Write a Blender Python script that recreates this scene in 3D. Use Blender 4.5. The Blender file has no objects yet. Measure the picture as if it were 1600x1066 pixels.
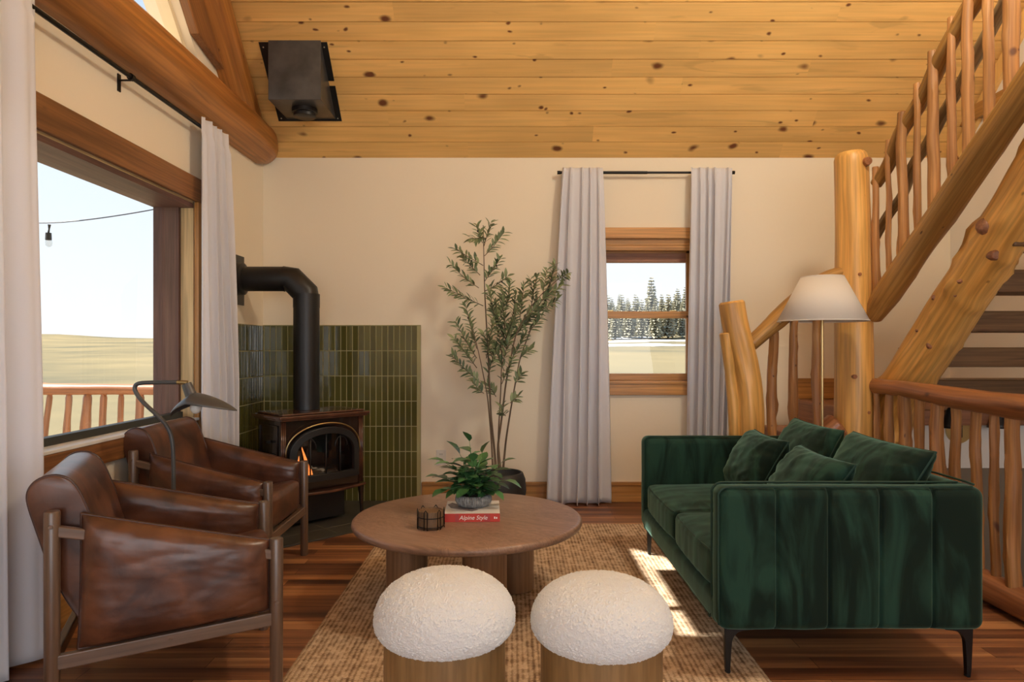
import bpy, bmesh, math, random
from mathutils import Vector, Matrix, noise
C = bpy.context.collection
sc = bpy.context.scene
PI = math.pi
R = math.radians
random.seed(7)
# ---------------------------------------------------------------- camera
cam_d = bpy.data.cameras.new('camera'); cam = bpy.data.objects.new('camera', cam_d); C.objects.link(cam)
cam.location = (0, 0, 1.2); cam.rotation_euler = (R(90), 0, 0)
cam_d.lens = 24; cam_d.sensor_width = 36; cam_d.shift_y = 0.00625; cam_d.clip_end = 3000; cam_d.clip_start = .05
sc.camera = cam
# ---------------------------------------------------------------- view
sc.view_settings.view_transform = 'Standard'; sc.view_settings.look = 'None'
sc.view_settings.gamma = 1; sc.view_settings.use_curve_mapping = False
sc.view_settings.exposure = 0.0
# ---------------------------------------------------------------- sky
w = bpy.data.worlds.new('sky'); sc.world = w; w.use_nodes = True
nt = w.node_tree; nt.nodes.clear()
wo = nt.nodes.new('ShaderNodeOutputWorld'); bg = nt.nodes.new('ShaderNodeBackground')
tc = nt.nodes.new('ShaderNodeTexCoord'); sx = nt.nodes.new('ShaderNodeSeparateXYZ'); cr = nt.nodes.new('ShaderNodeValToRGB')
nt.links.new(tc.outputs['Generated'], sx.inputs[0]); nt.links.new(sx.outputs['Z'], cr.inputs[0])
nt.links.new(cr.outputs[0], bg.inputs[0]); nt.links.new(bg.outputs[0], wo.inputs[0])
cr.color_ramp.elements[0].position = 0.0; cr.color_ramp.elements[0].color = (.95, .97, 1.0, 1)
cr.color_ramp.elements[1].position = 0.7; cr.color_ramp.elements[1].color = (.30, .52, .85, 1)
e = cr.color_ramp.elements.new(.28); e.color = (.74, .88, 1.0, 1)
bg.inputs[1].default_value = 1.15
# ---------------------------------------------------------------- sun
def lamp(name, kind, loc, rot, energy, col=(1, 1, 1), **kw):
    d = bpy.data.lights.new(name, kind); d.energy = energy; d.color = col
    for k, v in kw.items(): setattr(d, k, v)
    o = bpy.data.objects.new(name, d); C.objects.link(o); o.location = loc; o.rotation_euler = rot
    return o
sun = lamp('sun', 'SUN', (-8, 0, 9), (0, 0, 0), 15.0, (1, .95, .86), angle=R(.6))
sd = Vector((1, .03, -1.135)); sun.rotation_euler = sd.to_track_quat('-Z', 'Y').to_euler()
# area lamps added outside the walls behind the camera to brighten the room
lamp('front_fill', 'AREA', (.9, -3.12, 1.55), (R(90), 0, 0), 95, (.93, .96, 1), shape='RECTANGLE', size=4.2, size_y=2.4)
lamp('side_fill', 'AREA', (-2.2, -.9, 1.5), (R(90), 0, R(-90)), 60, (.93, .96, 1), shape='RECTANGLE', size=2.6, size_y=1.9)
# ================================================================= materials
MATS = {}
def newmat(name):
    m = bpy.data.materials.new(name); m.use_nodes = True; MATS[name] = m
    n = m.node_tree.nodes; b = n['Principled BSDF']
    return m, n, m.node_tree.links, b
def plain(name, col, rough=.5, metal=0, sheen=0, bump=0, bscale=80, var=0, vscale=6, coat=0, emit=0, trans=0, spec=.5):
    m, n, l, b = newmat(name)
    b.inputs['Base Color'].default_value = (*col, 1); b.inputs['Roughness'].default_value = rough
    b.inputs['Metallic'].default_value = metal; b.inputs['Coat Weight'].default_value = coat
    b.inputs['Specular IOR Level'].default_value = spec
    if sheen: b.inputs['Sheen Weight'].default_value = sheen; b.inputs['Sheen Roughness'].default_value = .4
    if emit: b.inputs['Emission Color'].default_value = (*col, 1); b.inputs['Emission Strength'].default_value = emit
    t = n.new('ShaderNodeTexCoord')
    if var:
        no = n.new('ShaderNodeTexNoise'); no.inputs['Scale'].default_value = vscale; no.inputs['Detail'].default_value = 4
        l.new(t.outputs['Object'], no.inputs['Vector'])
        r = n.new('ShaderNodeValToRGB'); l.new(no.outputs[0], r.inputs[0])
        r.color_ramp.elements[0].position = .3; r.color_ramp.elements[1].position = .7
        r.color_ramp.elements[0].color = (*[c * (1 - var) for c in col], 1); r.color_ramp.elements[1].color = (*[min(1, c * (1 + var)) for c in col], 1)
        l.new(r.outputs[0], b.inputs['Base Color'])
    if bump:
        no = n.new('ShaderNodeTexNoise'); no.inputs['Scale'].default_value = bscale; no.inputs['Detail'].default_value = 3
        l.new(t.outputs['Object'], no.inputs['Vector'])
        bp = n.new('ShaderNodeBump'); bp.inputs['Strength'].default_value = bump; bp.inputs['Distance'].default_value = .004
        l.new(no.outputs[0], bp.inputs['Height']); l.new(bp.outputs[0], b.inputs['Normal'])
    return m
def wood(name, light, dark, rough=.45, knots=0.0, kscale=5, gs=22, stretch=.07, knotcol=None, bump=.25, contrast=.5, streak=0.0, coat=0, blot=0.0, fine=.25, ksm=1.0):
    """grain runs along the z of the per-part 'lc' coordinates"""
    m, n, l, b = newmat(name)
    at = n.new('ShaderNodeAttribute'); at.attribute_name = 'lc'
    mp = n.new('ShaderNodeMapping'); mp.inputs['Scale'].default_value = (1, 1, stretch); l.new(at.outputs['Vector'], mp.inputs[0])
    no = n.new('ShaderNodeTexNoise'); no.inputs['Scale'].default_value = gs; no.inputs['Detail'].default_value = 6; no.inputs['Distortion'].default_value = .6
    l.new(mp.outputs[0], no.inputs['Vector'])
    r = n.new('ShaderNodeValToRGB'); l.new(no.outputs[0], r.inputs[0])
    r.color_ramp.elements[0].position = .5 - .3 * contrast; r.color_ramp.elements[1].position = .5 + .3 * contrast
    r.color_ramp.elements[0].color = (*dark, 1); r.color_ramp.elements[1].color = (*light, 1)
    last = r.outputs[0]
    # per-piece tone
    no3 = n.new('ShaderNodeTexNoise'); no3.inputs['Scale'].default_value = 2.2; no3.inputs['Detail'].default_value = 2
    mp3 = n.new('ShaderNodeMapping'); mp3.inputs['Scale'].default_value = (1, 1, .4); l.new(at.outputs['Vector'], mp3.inputs[0]); l.new(mp3.outputs[0], no3.inputs['Vector'])
    hs = n.new('ShaderNodeMix'); hs.data_type = 'RGBA'; hs.blend_type = 'MULTIPLY'
    mr = n.new('ShaderNodeMapRange'); mr.inputs[1].default_value = .35; mr.inputs[2].default_value = .65; mr.inputs[3].default_value = .78 - blot; mr.inputs[4].default_value = 1.12
    l.new(no3.outputs[0], mr.inputs[0]); hs.inputs[0].default_value = 1; l.new(last, hs.inputs[6]); l.new(mr.outputs[0], hs.inputs[7]); last = hs.outputs[2]
    ng = n.new('ShaderNodeTexNoise'); ng.inputs['Scale'].default_value = gs * 3.6; ng.inputs['Detail'].default_value = 4; mpg = n.new('ShaderNodeMapping'); mpg.inputs['Scale'].default_value = (1, 1, stretch * .45)
    l.new(at.outputs['Vector'], mpg.inputs[0]); l.new(mpg.outputs[0], ng.inputs['Vector'])
    mg = n.new('ShaderNodeMapRange'); mg.inputs[1].default_value = .38; mg.inputs[2].default_value = .62; mg.inputs[3].default_value = 1 - fine; mg.inputs[4].default_value = 1.06; l.new(ng.outputs[0], mg.inputs[0])
    hg = n.new('ShaderNodeMix'); hg.data_type = 'RGBA'; hg.blend_type = 'MULTIPLY'; hg.inputs[0].default_value = 1; l.new(last, hg.inputs[6]); l.new(mg.outputs[0], hg.inputs[7]); last = hg.outputs[2]
    if knots:
        for kk, (ks, th, pick) in enumerate(((kscale, .17 * ksm, 1 - knots), (kscale * 2.3, .15 * ksm, 1 - knots * .8))):
            mk = n.new('ShaderNodeMapping'); mk.inputs['Scale'].default_value = (1, 1, .62); mk.inputs['Location'].default_value = (kk * 7.3, 2, 1); l.new(at.outputs['Vector'], mk.inputs[0])
            nd = n.new('ShaderNodeTexNoise'); nd.inputs['Scale'].default_value = 9; l.new(mk.outputs[0], nd.inputs['Vector'])
            ad = n.new('ShaderNodeMix'); ad.data_type = 'RGBA'; ad.blend_type = 'ADD'; ad.inputs[0].default_value = .05
            l.new(mk.outputs[0], ad.inputs[6]); l.new(nd.outputs['Color'], ad.inputs[7])
            vo = n.new('ShaderNodeTexVoronoi'); vo.inputs['Scale'].default_value = ks; l.new(ad.outputs[2], vo.inputs['Vector'])
            sp = n.new('ShaderNodeSeparateColor'); l.new(vo.outputs['Color'], sp.inputs[0])
            gt = n.new('ShaderNodeMath'); gt.operation = 'GREATER_THAN'; gt.inputs[1].default_value = pick; l.new(sp.outputs[0], gt.inputs[0])
            m2 = n.new('ShaderNodeMapRange'); m2.interpolation_type = 'SMOOTHSTEP'; m2.inputs[1].default_value = th * .35; m2.inputs[2].default_value = th; m2.inputs[3].default_value = 1; m2.inputs[4].default_value = 0
            l.new(vo.outputs['Distance'], m2.inputs[0])
            ml = n.new('ShaderNodeMath'); ml.operation = 'MULTIPLY'; l.new(gt.outputs[0], ml.inputs[0]); l.new(m2.outputs[0], ml.inputs[1])
            mx = n.new('ShaderNodeMix'); mx.data_type = 'RGBA'; l.new(ml.outputs[0], mx.inputs[0]); l.new(last, mx.inputs[6])
            kc = knotcol or tuple(c * .3 for c in dark); mx.inputs[7].default_value = (*kc, 1); last = mx.outputs[2]
    if streak:
        ms = n.new('ShaderNodeMapping'); ms.inputs['Scale'].default_value = (1, 1, .11); l.new(at.outputs['Vector'], ms.inputs[0])
        ns = n.new('ShaderNodeTexNoise'); ns.inputs['Scale'].default_value = 9; ns.inputs['Detail'].default_value = 3; ns.inputs['Distortion'].default_value = 1.5; l.new(ms.outputs[0], ns.inputs['Vector'])
        rs = n.new('ShaderNodeValToRGB'); rs.color_ramp.elements[0].position = .61; rs.color_ramp.elements[0].color = (0, 0, 0, 1); rs.color_ramp.elements[1].position = .68; rs.color_ramp.elements[1].color = (streak,) * 3 + (1,)
        l.new(ns.outputs[0], rs.inputs[0]); mx = n.new('ShaderNodeMix'); mx.data_type = 'RGBA'; l.new(rs.outputs[0], mx.inputs[0]); l.new(last, mx.inputs[6])
        mx.inputs[7].default_value = (*[c * .5 for c in dark], 1); last = mx.outputs[2]
    l.new(last, b.inputs['Base Color']); b.inputs['Roughness'].default_value = rough; b.inputs['Coat Weight'].default_value = coat; b.inputs['Coat Roughness'].default_value = .25
    bp = n.new('ShaderNodeBump'); bp.inputs['Strength'].default_value = bump; bp.inputs['Distance'].default_value = .004
    l.new(no.outputs[0], bp.inputs['Height']); l.new(bp.outputs[0], b.inputs['Normal'])
    return m
M = MATS
plain('wall_paint', (.83, .745, .60), .9, bump=.15, bscale=40)
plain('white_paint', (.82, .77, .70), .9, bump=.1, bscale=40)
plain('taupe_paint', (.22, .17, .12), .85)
wood('ceiling_pine', (.86, .545, .20), (.76, .45, .14), .5, knots=.6, kscale=5.5, gs=16, stretch=.06, knotcol=(.16, .05, .015), contrast=1.3, streak=.3, bump=.04, fine=.05, blot=-.1, ksm=1.15)
wood('log_honey', (.86, .50, .15), (.62, .30, .065), .42, knots=.3, kscale=6, gs=16, stretch=.08, knotcol=(.17, .07, .025), contrast=1.0, coat=.15, streak=.35, bump=.6)
wood('log_amber', (.52, .22, .05), (.34, .12, .025), .42, knots=.14, kscale=4, gs=16, stretch=.06, knotcol=(.09, .03, .012), contrast=.9, streak=.5, coat=.15)
wood('log_red', (.44, .18, .07), (.25, .085, .032), .4, knots=.2, kscale=7, gs=26, stretch=.06, knotcol=(.09, .035, .02), contrast=1, streak=.4, coat=.2, bump=.5)
wood('log_baluster', (.58, .29, .095), (.32, .13, .045), .5, knots=.25, kscale=9, gs=34, stretch=.05, knotcol=(.12, .045, .02), contrast=1, streak=.3, bump=.6)
wood('log_rail', (.52, .29, .085), (.32, .15, .035), .42, knots=.2, kscale=8, gs=26, stretch=.05, knotcol=(.1, .045, .02), contrast=.9, streak=.55, bump=.5, coat=.15)
wood('log_grey', (.42, .33, .20), (.27, .2, .11), .6, gs=30)
wood('trim_pine', (.60, .31, .095), (.42, .19, .045), .42, knots=.12, kscale=4, gs=22, stretch=.05, knotcol=(.14, .05, .02), contrast=.8, coat=.15)
wood('trim_dark', (.36, .155, .05), (.2, .08, .028), .45, knots=.2, kscale=5, gs=26, stretch=.05, knotcol=(.06, .025, .015), contrast=1, streak=.5)
wood('trim_mauve', (.17, .085, .065), (.11, .05, .042), .55, gs=26, contrast=.6)  # dark mauve carries reveal shade and glass tint in the wood colour
wood('trim_cream', (.72, .55, .30), (.62, .44, .21), .5, gs=20, contrast=.6)
wood('tread', (.26, .14, .06), (.13, .065, .028), .5, knots=.2, kscale=5, gs=26, stretch=.05, knotcol=(.05, .02, .012), contrast=1, streak=.4)
wood('riser_pink', (.42, .19, .10), (.25, .10, .05), .45, knots=.2, kscale=6, gs=22, stretch=.07, knotcol=(.1, .03, .02), contrast=1, streak=.5)
wood('walnut_top', (.35, .215, .15), (.24, .143, .098), .38, gs=26, stretch=.05, contrast=.9, coat=.1)
wood('walnut_leg', (.34, .19, .10), (.23, .12, .06), .4, gs=20, stretch=.07, contrast=.8, coat=.1)
wood('stool_wood', (.34, .21, .09), (.26, .15, .06), .42, gs=14, stretch=.2, contrast=.8, coat=.1)
wood('chair_frame', (.17, .105, .07), (.115, .067, .043), .32, gs=20, stretch=.08, contrast=.7, coat=.3)
wood('bark_stem', (.20, .14, .09), (.11, .075, .045), .7, gs=50)
wood('candle_wood', (.26, .15, .075), (.12, .07, .035), .6, gs=50, stretch=.2, contrast=1)
plain('rod_black', (.012, .011, .011), .35, metal=.6)
plain('black_metal', (.008, .008, .009), .42, var=.2, vscale=8)
plain('vent_metal', (.085, .09, .10), .32, metal=.5, var=.35, vscale=6)
plain('enamel_brown', (.085, .032, .018), .2, coat=.5, var=.3, vscale=14)
plain('enamel_dark', (.022, .010, .007), .25, coat=.4)
plain('stove_black', (.014, .014, .015), .4)
plain('firebox', (.006, .006, .006), .8)
plain('flame', (1.0, .28, .06), .5, emit=1.6)
plain('ember', (.9, .2, .08), .5, emit=.25)
plain('lamp_metal', (.09, .09, .092), .42, metal=.3)
plain('brass', (.62, .47, .22), .3, metal=1)
plain('outlet_white', (.72, .68, .62), .4)
plain('socket_dark', (.05, .05, .05), .5)
plain('pot_black', (.022, .022, .023), .5, bump=.1)
plain('soil', (.03, .02, .012), .95, bump=.8, bscale=60)
plain('screw', (.7, .68, .62), .3, metal=.8)
plain('steel_leg', (.008, .008, .009), .35, metal=.3)
plain('book_red', (.55, .045, .03), .45)
plain('book_red_dark', (.42, .05, .05), .45)
plain('page_white', (.82, .80, .78), .5, var=.04, vscale=40)
plain('book_grey', (.24, .2, .2), .5, var=.5, vscale=30)
plain('ink_white', (.85, .84, .8), .5)
plain('plastic_clear', (.55, .6, .62), .1, spec=.8)
plain('globe_glow', (1, .89, .70), .4, emit=92)
plain('cream_paint', (.78, .66, .46), .5)
plain('cable_black', (.01, .01, .01), .5)
plain('snow', (.6, .6, .61), .8)
plain('olive_fruit', (.02, .015, .012), .3)
plain('sash_white', (.80, .80, .80), .4)
plain('gasket', (.03, .035, .032), .5)
plain('porch_dark', (.25, .2, .15), .8)
plain('blind_grey', (.6, .6, .6), .7)
plain('slate', (.062, .06, .052), .42, var=.25, vscale=5, bump=.3, bscale=12)
plain('slate_grout', (.13, .12, .10), .8)
plain('grout', (.42, .38, .19), .85)

def m_boucle():
    m, n, l, b = newmat('boucle'); b.inputs['Base Color'].default_value = (.77, .80, .83, 1); b.inputs['Roughness'].default_value = .95
    b.inputs['Sheen Weight'].default_value = .3
    t = n.new('ShaderNodeTexCoord'); v = n.new('ShaderNodeTexVoronoi'); v.inputs['Scale'].default_value = 260; l.new(t.outputs['Object'], v.inputs['Vector'])
    bp = n.new('ShaderNodeBump'); bp.inputs['Strength'].default_value = .55; bp.inputs['Distance'].default_value = .003; bp.invert = True
    l.new(v.outputs['Distance'], bp.inputs['Height']); l.new(bp.outputs[0], b.inputs['Normal'])
m_boucle()
def m_velvet():
    m, n, l, b = newmat('velvet'); b.inputs['Roughness'].default_value = .8; b.inputs['Specular IOR Level'].default_value = .15
    b.inputs['Sheen Weight'].default_value = .45; b.inputs['Sheen Roughness'].default_value = .4; b.inputs['Sheen Tint'].default_value = (.40, .72, .58, 1)
    t = n.new('ShaderNodeTexCoord'); mp = n.new('ShaderNodeMapping'); mp.inputs['Scale'].default_value = (1.5, 1.5, .38); l.new(t.outputs['Object'], mp.inputs[0])
    no = n.new('ShaderNodeTexNoise'); no.inputs['Scale'].default_value = 5; no.inputs['Detail'].default_value = 5; no.inputs['Distortion'].default_value = 1.6; l.new(mp.outputs[0], no.inputs['Vector'])
    r = n.new('ShaderNodeValToRGB'); r.color_ramp.elements[0].position = .42; r.color_ramp.elements[1].position = .62
    r.color_ramp.elements[0].color = (.005, .014, .010, 1); r.color_ramp.elements[1].color = (.017, .052, .036, 1); l.new(no.outputs[0], r.inputs[0]); l.new(r.outputs[0], b.inputs['Base Color'])  # lighter green patches hold the velvet's sheen highlights in the base colour
m_velvet()
plain('velvet_piping', (.010, .042, .029), .75)
def m_leather():
    m, n, l, b = newmat('leather'); b.inputs['Roughness'].default_value = .34; b.inputs['Coat Weight'].default_value = .15; b.inputs['Coat Roughness'].default_value = .3
    t = n.new('ShaderNodeTexCoord')
    no = n.new('ShaderNodeTexNoise'); no.inputs['Scale'].default_value = 7; no.inputs['Detail'].default_value = 6; no.inputs['Distortion'].default_value = .8; l.new(t.outputs['Object'], no.inputs['Vector'])
    r = n.new('ShaderNodeValToRGB'); r.color_ramp.elements[0].position = .35; r.color_ramp.elements[1].position = .7
    r.color_ramp.elements[0].color = (.048, .017, .010, 1); r.color_ramp.elements[1].color = (.15, .056, .026, 1); l.new(no.outputs[0], r.inputs[0]); l.new(r.outputs[0], b.inputs['Base Color'])
    n2 = n.new('ShaderNodeTexNoise'); n2.inputs['Scale'].default_value = 16; n2.inputs['Detail'].default_value = 8; n2.inputs['Distortion'].default_value = .5; l.new(t.outputs['Object'], n2.inputs['Vector'])
    bp = n.new('ShaderNodeBump'); bp.inputs['Strength'].default_value = .16; bp.inputs['Distance'].default_value = .006; l.new(n2.outputs[0], bp.inputs['Height']); l.new(bp.outputs[0], b.inputs['Normal'])
m_leather()
plain('leather_piping', (.05, .018, .011), .35)
def m_linen(name, col):
    m, n, l, b = newmat(name); out = n['Material Output']
    b.inputs['Base Color'].default_value = (*col, 1); b.inputs['Roughness'].default_value = .9
    t = n.new('ShaderNodeTexCoord'); mp = n.new('ShaderNodeMapping'); mp.inputs['Scale'].default_value = (90, 90, 380); l.new(t.outputs['Object'], mp.inputs[0])
    no = n.new('ShaderNodeTexNoise'); no.inputs['Scale'].default_value = 1; no.inputs['Detail'].default_value = 3; l.new(mp.outputs[0], no.inputs['Vector'])
    bp = n.new('ShaderNodeBump'); bp.inputs['Strength'].default_value = .3; bp.inputs['Distance'].default_value = .002; l.new(no.outputs[0], bp.inputs['Height']); l.new(bp.outputs[0], b.inputs['Normal'])
    tr = n.new('ShaderNodeBsdfTranslucent'); tr.inputs[0].default_value = (*col, 1)
    mx = n.new('ShaderNodeMixShader'); mx.inputs[0].default_value = .33; l.new(b.outputs[0], mx.inputs[1]); l.new(tr.outputs[0], mx.inputs[2]); l.new(mx.outputs[0], out.inputs[0])
m_linen('linen', (.87, .87, .92)); m_linen('shade_linen', (.86, .82, .77))
def m_glass(name, tint, gl):
    m, n, l, b = newmat(name); out = n['Material Output']; n.remove(b)
    tr = n.new('ShaderNodeBsdfTransparent'); tr.inputs[0].default_value = (*tint, 1); g = n.new('ShaderNodeBsdfGlossy'); g.inputs['Roughness'].default_value = .02
    fr = n.new('ShaderNodeLayerWeight'); fr.inputs[0].default_value = .5
    pw = n.new('ShaderNodeMath'); pw.operation = 'POWER'; pw.inputs[1].default_value = 5; l.new(fr.outputs['Facing'], pw.inputs[0])
    ma = n.new('ShaderNodeMath'); ma.operation = 'MULTIPLY_ADD'; ma.inputs[1].default_value = .7; ma.inputs[2].default_value = gl; l.new(pw.outputs[0], ma.inputs[0])
    mx = n.new('ShaderNodeMixShader'); l.new(ma.outputs[0], mx.inputs[0]); l.new(tr.outputs[0], mx.inputs[1]); l.new(g.outputs[0], mx.inputs[2]); l.new(mx.outputs[0], out.inputs[0])
m_glass('pane_glass', (.99, .99, .985), .035); m_glass('stove_glass', (.8, .8, .8), .10); m_glass('bulb_glass', (.9, .9, .88), .1)
def m_floor():
    m, n, l, b = newmat('floor_wood')
    t = n.new('ShaderNodeTexCoord')
    bk = n.new('ShaderNodeTexBrick'); bk.offset = .37; bk.inputs['Scale'].default_value = 1; bk.inputs['Brick Width'].default_value = 1.15; bk.inputs['Row Height'].default_value = .088
    bk.inputs['Mortar Size'].default_value = .0012; bk.inputs['Mortar'].default_value = (.02, .008, .004, 1)
    bk.inputs['Color1'].default_value = (0, 0, 0, 1); bk.inputs['Color2'].default_value = (1, 1, 1, 1); l.new(t.outputs['Object'], bk.inputs[0])
    # second, wider variation by strips
    mp = n.new('ShaderNodeMapping'); mp.inputs['Scale'].default_value = (.55, 14, 1); l.new(t.outputs['Object'], mp.inputs[0])
    no = n.new('ShaderNodeTexNoise'); no.inputs['Scale'].default_value = 1; no.inputs['Detail'].default_value = 4; l.new(mp.outputs[0], no.inputs['Vector'])
    mp2 = n.new('ShaderNodeMapping'); mp2.inputs['Scale'].default_value = (2.5, 110, 1); l.new(t.outputs['Object'], mp2.inputs[0])
    n2 = n.new('ShaderNodeTexNoise'); n2.inputs['Scale'].default_value = 1; n2.inputs['Detail'].default_value = 5; l.new(mp2.outputs[0], n2.inputs['Vector'])
    a = n.new('ShaderNodeMath'); a.operation = 'MULTIPLY_ADD'; a.inputs[1].default_value = .33; l.new(bk.outputs[0], a.inputs[0]); l.new(no.outputs[0], a.inputs[2])
    a2 = n.new('ShaderNodeMath'); a2.operation = 'MULTIPLY_ADD'; a2.inputs[1].default_value = .3; l.new(n2.outputs[0], a2.inputs[0]); l.new(a.outputs[0], a2.inputs[2])
    r = n.new('ShaderNodeValToRGB'); l.new(a2.outputs[0], r.inputs[0])
    e = r.color_ramp.elements; e[0].position = .5; e[0].color = (.06, .025, .015, 1); e[1].position = .98; e[1].color = (.50, .24, .10, 1)
    q = e.new(.72); q.color = (.17, .068, .034, 1); q = e.new(.86); q.color = (.31, .13, .055, 1)
    mx = n.new('ShaderNodeMix'); mx.data_type = 'RGBA'; l.new(bk.outputs['Fac'], mx.inputs[0]); l.new(r.outputs[0], mx.inputs[6]); mx.inputs[7].default_value = (.02, .008, .004, 1)
    l.new(mx.outputs[2], b.inputs['Base Color']); b.inputs['Roughness'].default_value = .36
    bp = n.new('ShaderNodeBump'); bp.inputs['Strength'].default_value = .12; bp.inputs['Distance'].default_value = .002; l.new(n2.outputs[0], bp.inputs['Height']); l.new(bp.outputs[0], b.inputs['Normal'])
m_floor()
def m_jute():
    m, n, l, b = newmat('jute'); b.inputs['Roughness'].default_value = .95
    t = n.new('ShaderNodeTexCoord')
    mp = n.new('ShaderNodeMapping'); mp.inputs['Scale'].default_value = (1, 1, 1); l.new(t.outputs['Object'], mp.inputs[0])
    nz = n.new('ShaderNodeTexNoise'); nz.inputs['Scale'].default_value = 5; l.new(mp.outputs[0], nz.inputs['Vector'])
    w1 = n.new('ShaderNodeTexWave'); w1.bands_direction = 'X'; w1.inputs['Scale'].default_value = 15.5; w1.inputs['Distortion'].default_value = 1.0; w1.inputs['Detail Scale'].default_value = 4; l.new(mp.outputs[0], w1.inputs['Vector'])
    w2 = n.new('ShaderNodeTexWave'); w2.bands_direction = 'Y'; w2.inputs['Scale'].default_value = 27; w2.inputs['Distortion'].default_value = 2.2; w2.inputs['Detail Scale'].default_value = 6; l.new(mp.outputs[0], w2.inputs['Vector'])
    mu = n.new('ShaderNodeMath'); mu.operation = 'MULTIPLY'; l.new(w1.outputs['Fac'], mu.inputs[0]); l.new(w2.outputs['Fac'], mu.inputs[1])
    no = n.new('ShaderNodeTexNoise'); no.inputs['Scale'].default_value = 30; no.inputs['Detail'].default_value = 6; l.new(mp.outputs[0], no.inputs['Vector'])
    mp3 = n.new('ShaderNodeMapping'); mp3.inputs['Scale'].default_value = (30, 1.3, 1); l.new(t.outputs['Object'], mp3.inputs[0])
    n3 = n.new('ShaderNodeTexNoise'); n3.inputs['Scale'].default_value = 1; n3.inputs['Detail'].default_value = 3; l.new(mp3.outputs[0], n3.inputs['Vector'])
    a = n.new('ShaderNodeMath'); a.operation = 'MULTIPLY_ADD'; a.inputs[1].default_value = .55; l.new(mu.outputs[0], a.inputs[0]); l.new(no.outputs[0], a.inputs[2])
    a2 = n.new('ShaderNodeMath'); a2.operation = 'MULTIPLY_ADD'; a2.inputs[1].default_value = .5; l.new(n3.outputs[0], a2.inputs[0]); l.new(a.outputs[0], a2.inputs[2])
    r = n.new('ShaderNodeValToRGB'); l.new(a2.outputs[0], r.inputs[0]); e = r.color_ramp.elements
    e[0].position = .55; e[0].color = (.17, .095, .05, 1); e[1].position = 1.05; e[1].color = (.72, .55, .38, 1); q = e.new(.82); q.color = (.43, .29, .175, 1)
    l.new(r.outputs[0], b.inputs['Base Color'])
    bp = n.new('ShaderNodeBump'); bp.inputs['Strength'].default_value = .8; bp.inputs['Distance'].default_value = .006; l.new(a.outputs[0], bp.inputs['Height']); l.new(bp.outputs[0], b.inputs['Normal'])
m_jute()
def m_tile():
    m, n, l, b = newmat('tile_green'); b.inputs['Roughness'].default_value = .12; b.inputs['Coat Weight'].default_value = .3; b.inputs['Coat Roughness'].default_value = .05
    at = n.new('ShaderNodeAttribute'); at.attribute_name = 'lc'
    no = n.new('ShaderNodeTexNoise'); no.inputs['Scale'].default_value = 3.1; no.inputs['Detail'].default_value = 2; l.new(at.outputs['Vector'], no.inputs['Vector'])
    r = n.new('ShaderNodeValToRGB'); r.color_ramp.elements[0].position = .3; r.color_ramp.elements[1].position = .72
    r.color_ramp.elements[0].color = (.070, .066, .017, 1); r.color_ramp.elements[1].color = (.12, .112, .030, 1); l.new(no.outputs[0], r.inputs[0]); l.new(r.outputs[0], b.inputs['Base Color'])
    t = n.new('ShaderNodeTexCoord'); n2 = n.new('ShaderNodeTexNoise'); n2.inputs['Scale'].default_value = 14; l.new(t.outputs['Object'], n2.inputs['Vector'])
    bp = n.new('ShaderNodeBump'); bp.inputs['Strength'].default_value = .25; bp.inputs['Distance'].default_value = .004; l.new(n2.outputs[0], bp.inputs['Height']); l.new(bp.outputs[0], b.inputs['Normal'])
m_tile()
def m_leaf(name, c0, c1, rough=.4):
    m, n, l, b = newmat(name); b.inputs['Roughness'].default_value = rough
    at = n.new('ShaderNodeAttribute'); at.attribute_name = 'lc'
    no = n.new('ShaderNodeTexNoise'); no.inputs['Scale'].default_value = 2.5; l.new(at.outputs['Vector'], no.inputs['Vector'])
    r = n.new('ShaderNodeValToRGB'); r.color_ramp.elements[0].position = .35; r.color_ramp.elements[1].position = .65
    r.color_ramp.elements[0].color = (*c0, 1); r.color_ramp.elements[1].color = (*c1, 1); l.new(no.outputs[0], r.inputs[0]); l.new(r.outputs[0], b.inputs['Base Color'])
m_leaf('olive_leaf', (.07, .11, .055), (.26, .32, .16), .5); m_leaf('plant_leaf', (.025, .09, .03), (.10, .26, .09), .28)
m_leaf('pine_needles', (.30, .285, .20), (.44, .41, .30), .9)  # paled to put overexposure and haze into the needle colour
def m_ribpot():
    m, n, l, b = newmat('pot_grey'); b.inputs['Roughness'].default_value = .75
    t = n.new('ShaderNodeTexCoord'); no = n.new('ShaderNodeTexNoise'); no.inputs['Scale'].default_value = 60; no.inputs['Detail'].default_value = 5; l.new(t.outputs['Object'], no.inputs['Vector'])
    r = n.new('ShaderNodeValToRGB'); r.color_ramp.elements[0].position = .35; r.color_ramp.elements[1].position = .7
    r.color_ramp.elements[0].color = (.16, .16, .16, 1); r.color_ramp.elements[1].color = (.38, .38, .37, 1); l.new(no.outputs[0], r.inputs[0]); l.new(r.outputs[0], b.inputs['Base Color'])
m_ribpot()
def m_terrain():
    m, n, l, b = newmat('dry_grass'); b.inputs['Roughness'].default_value = 1; b.inputs['Specular IOR Level'].default_value = 0
    t = n.new('ShaderNodeTexCoord'); mp = n.new('ShaderNodeMapping'); mp.inputs['Scale'].default_value = (.03, .03, .1); l.new(t.outputs['Object'], mp.inputs[0])
    no = n.new('ShaderNodeTexNoise'); no.inputs['Scale'].default_value = 1; no.inputs['Detail'].default_value = 8; no.inputs['Roughness'].default_value = .6; l.new(mp.outputs[0], no.inputs['Vector'])
    r = n.new('ShaderNodeValToRGB'); l.new(no.outputs[0], r.inputs[0]); e = r.color_ramp.elements
    e[0].position = .35; e[0].color = (.115, .11, .08, 1); e[1].position = .60; e[1].color = (.235, .19, .11, 1); q = e.new(.47); q.color = (.185, .155, .095, 1)
    l.new(r.outputs[0], b.inputs['Base Color'])
m_terrain()
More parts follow.
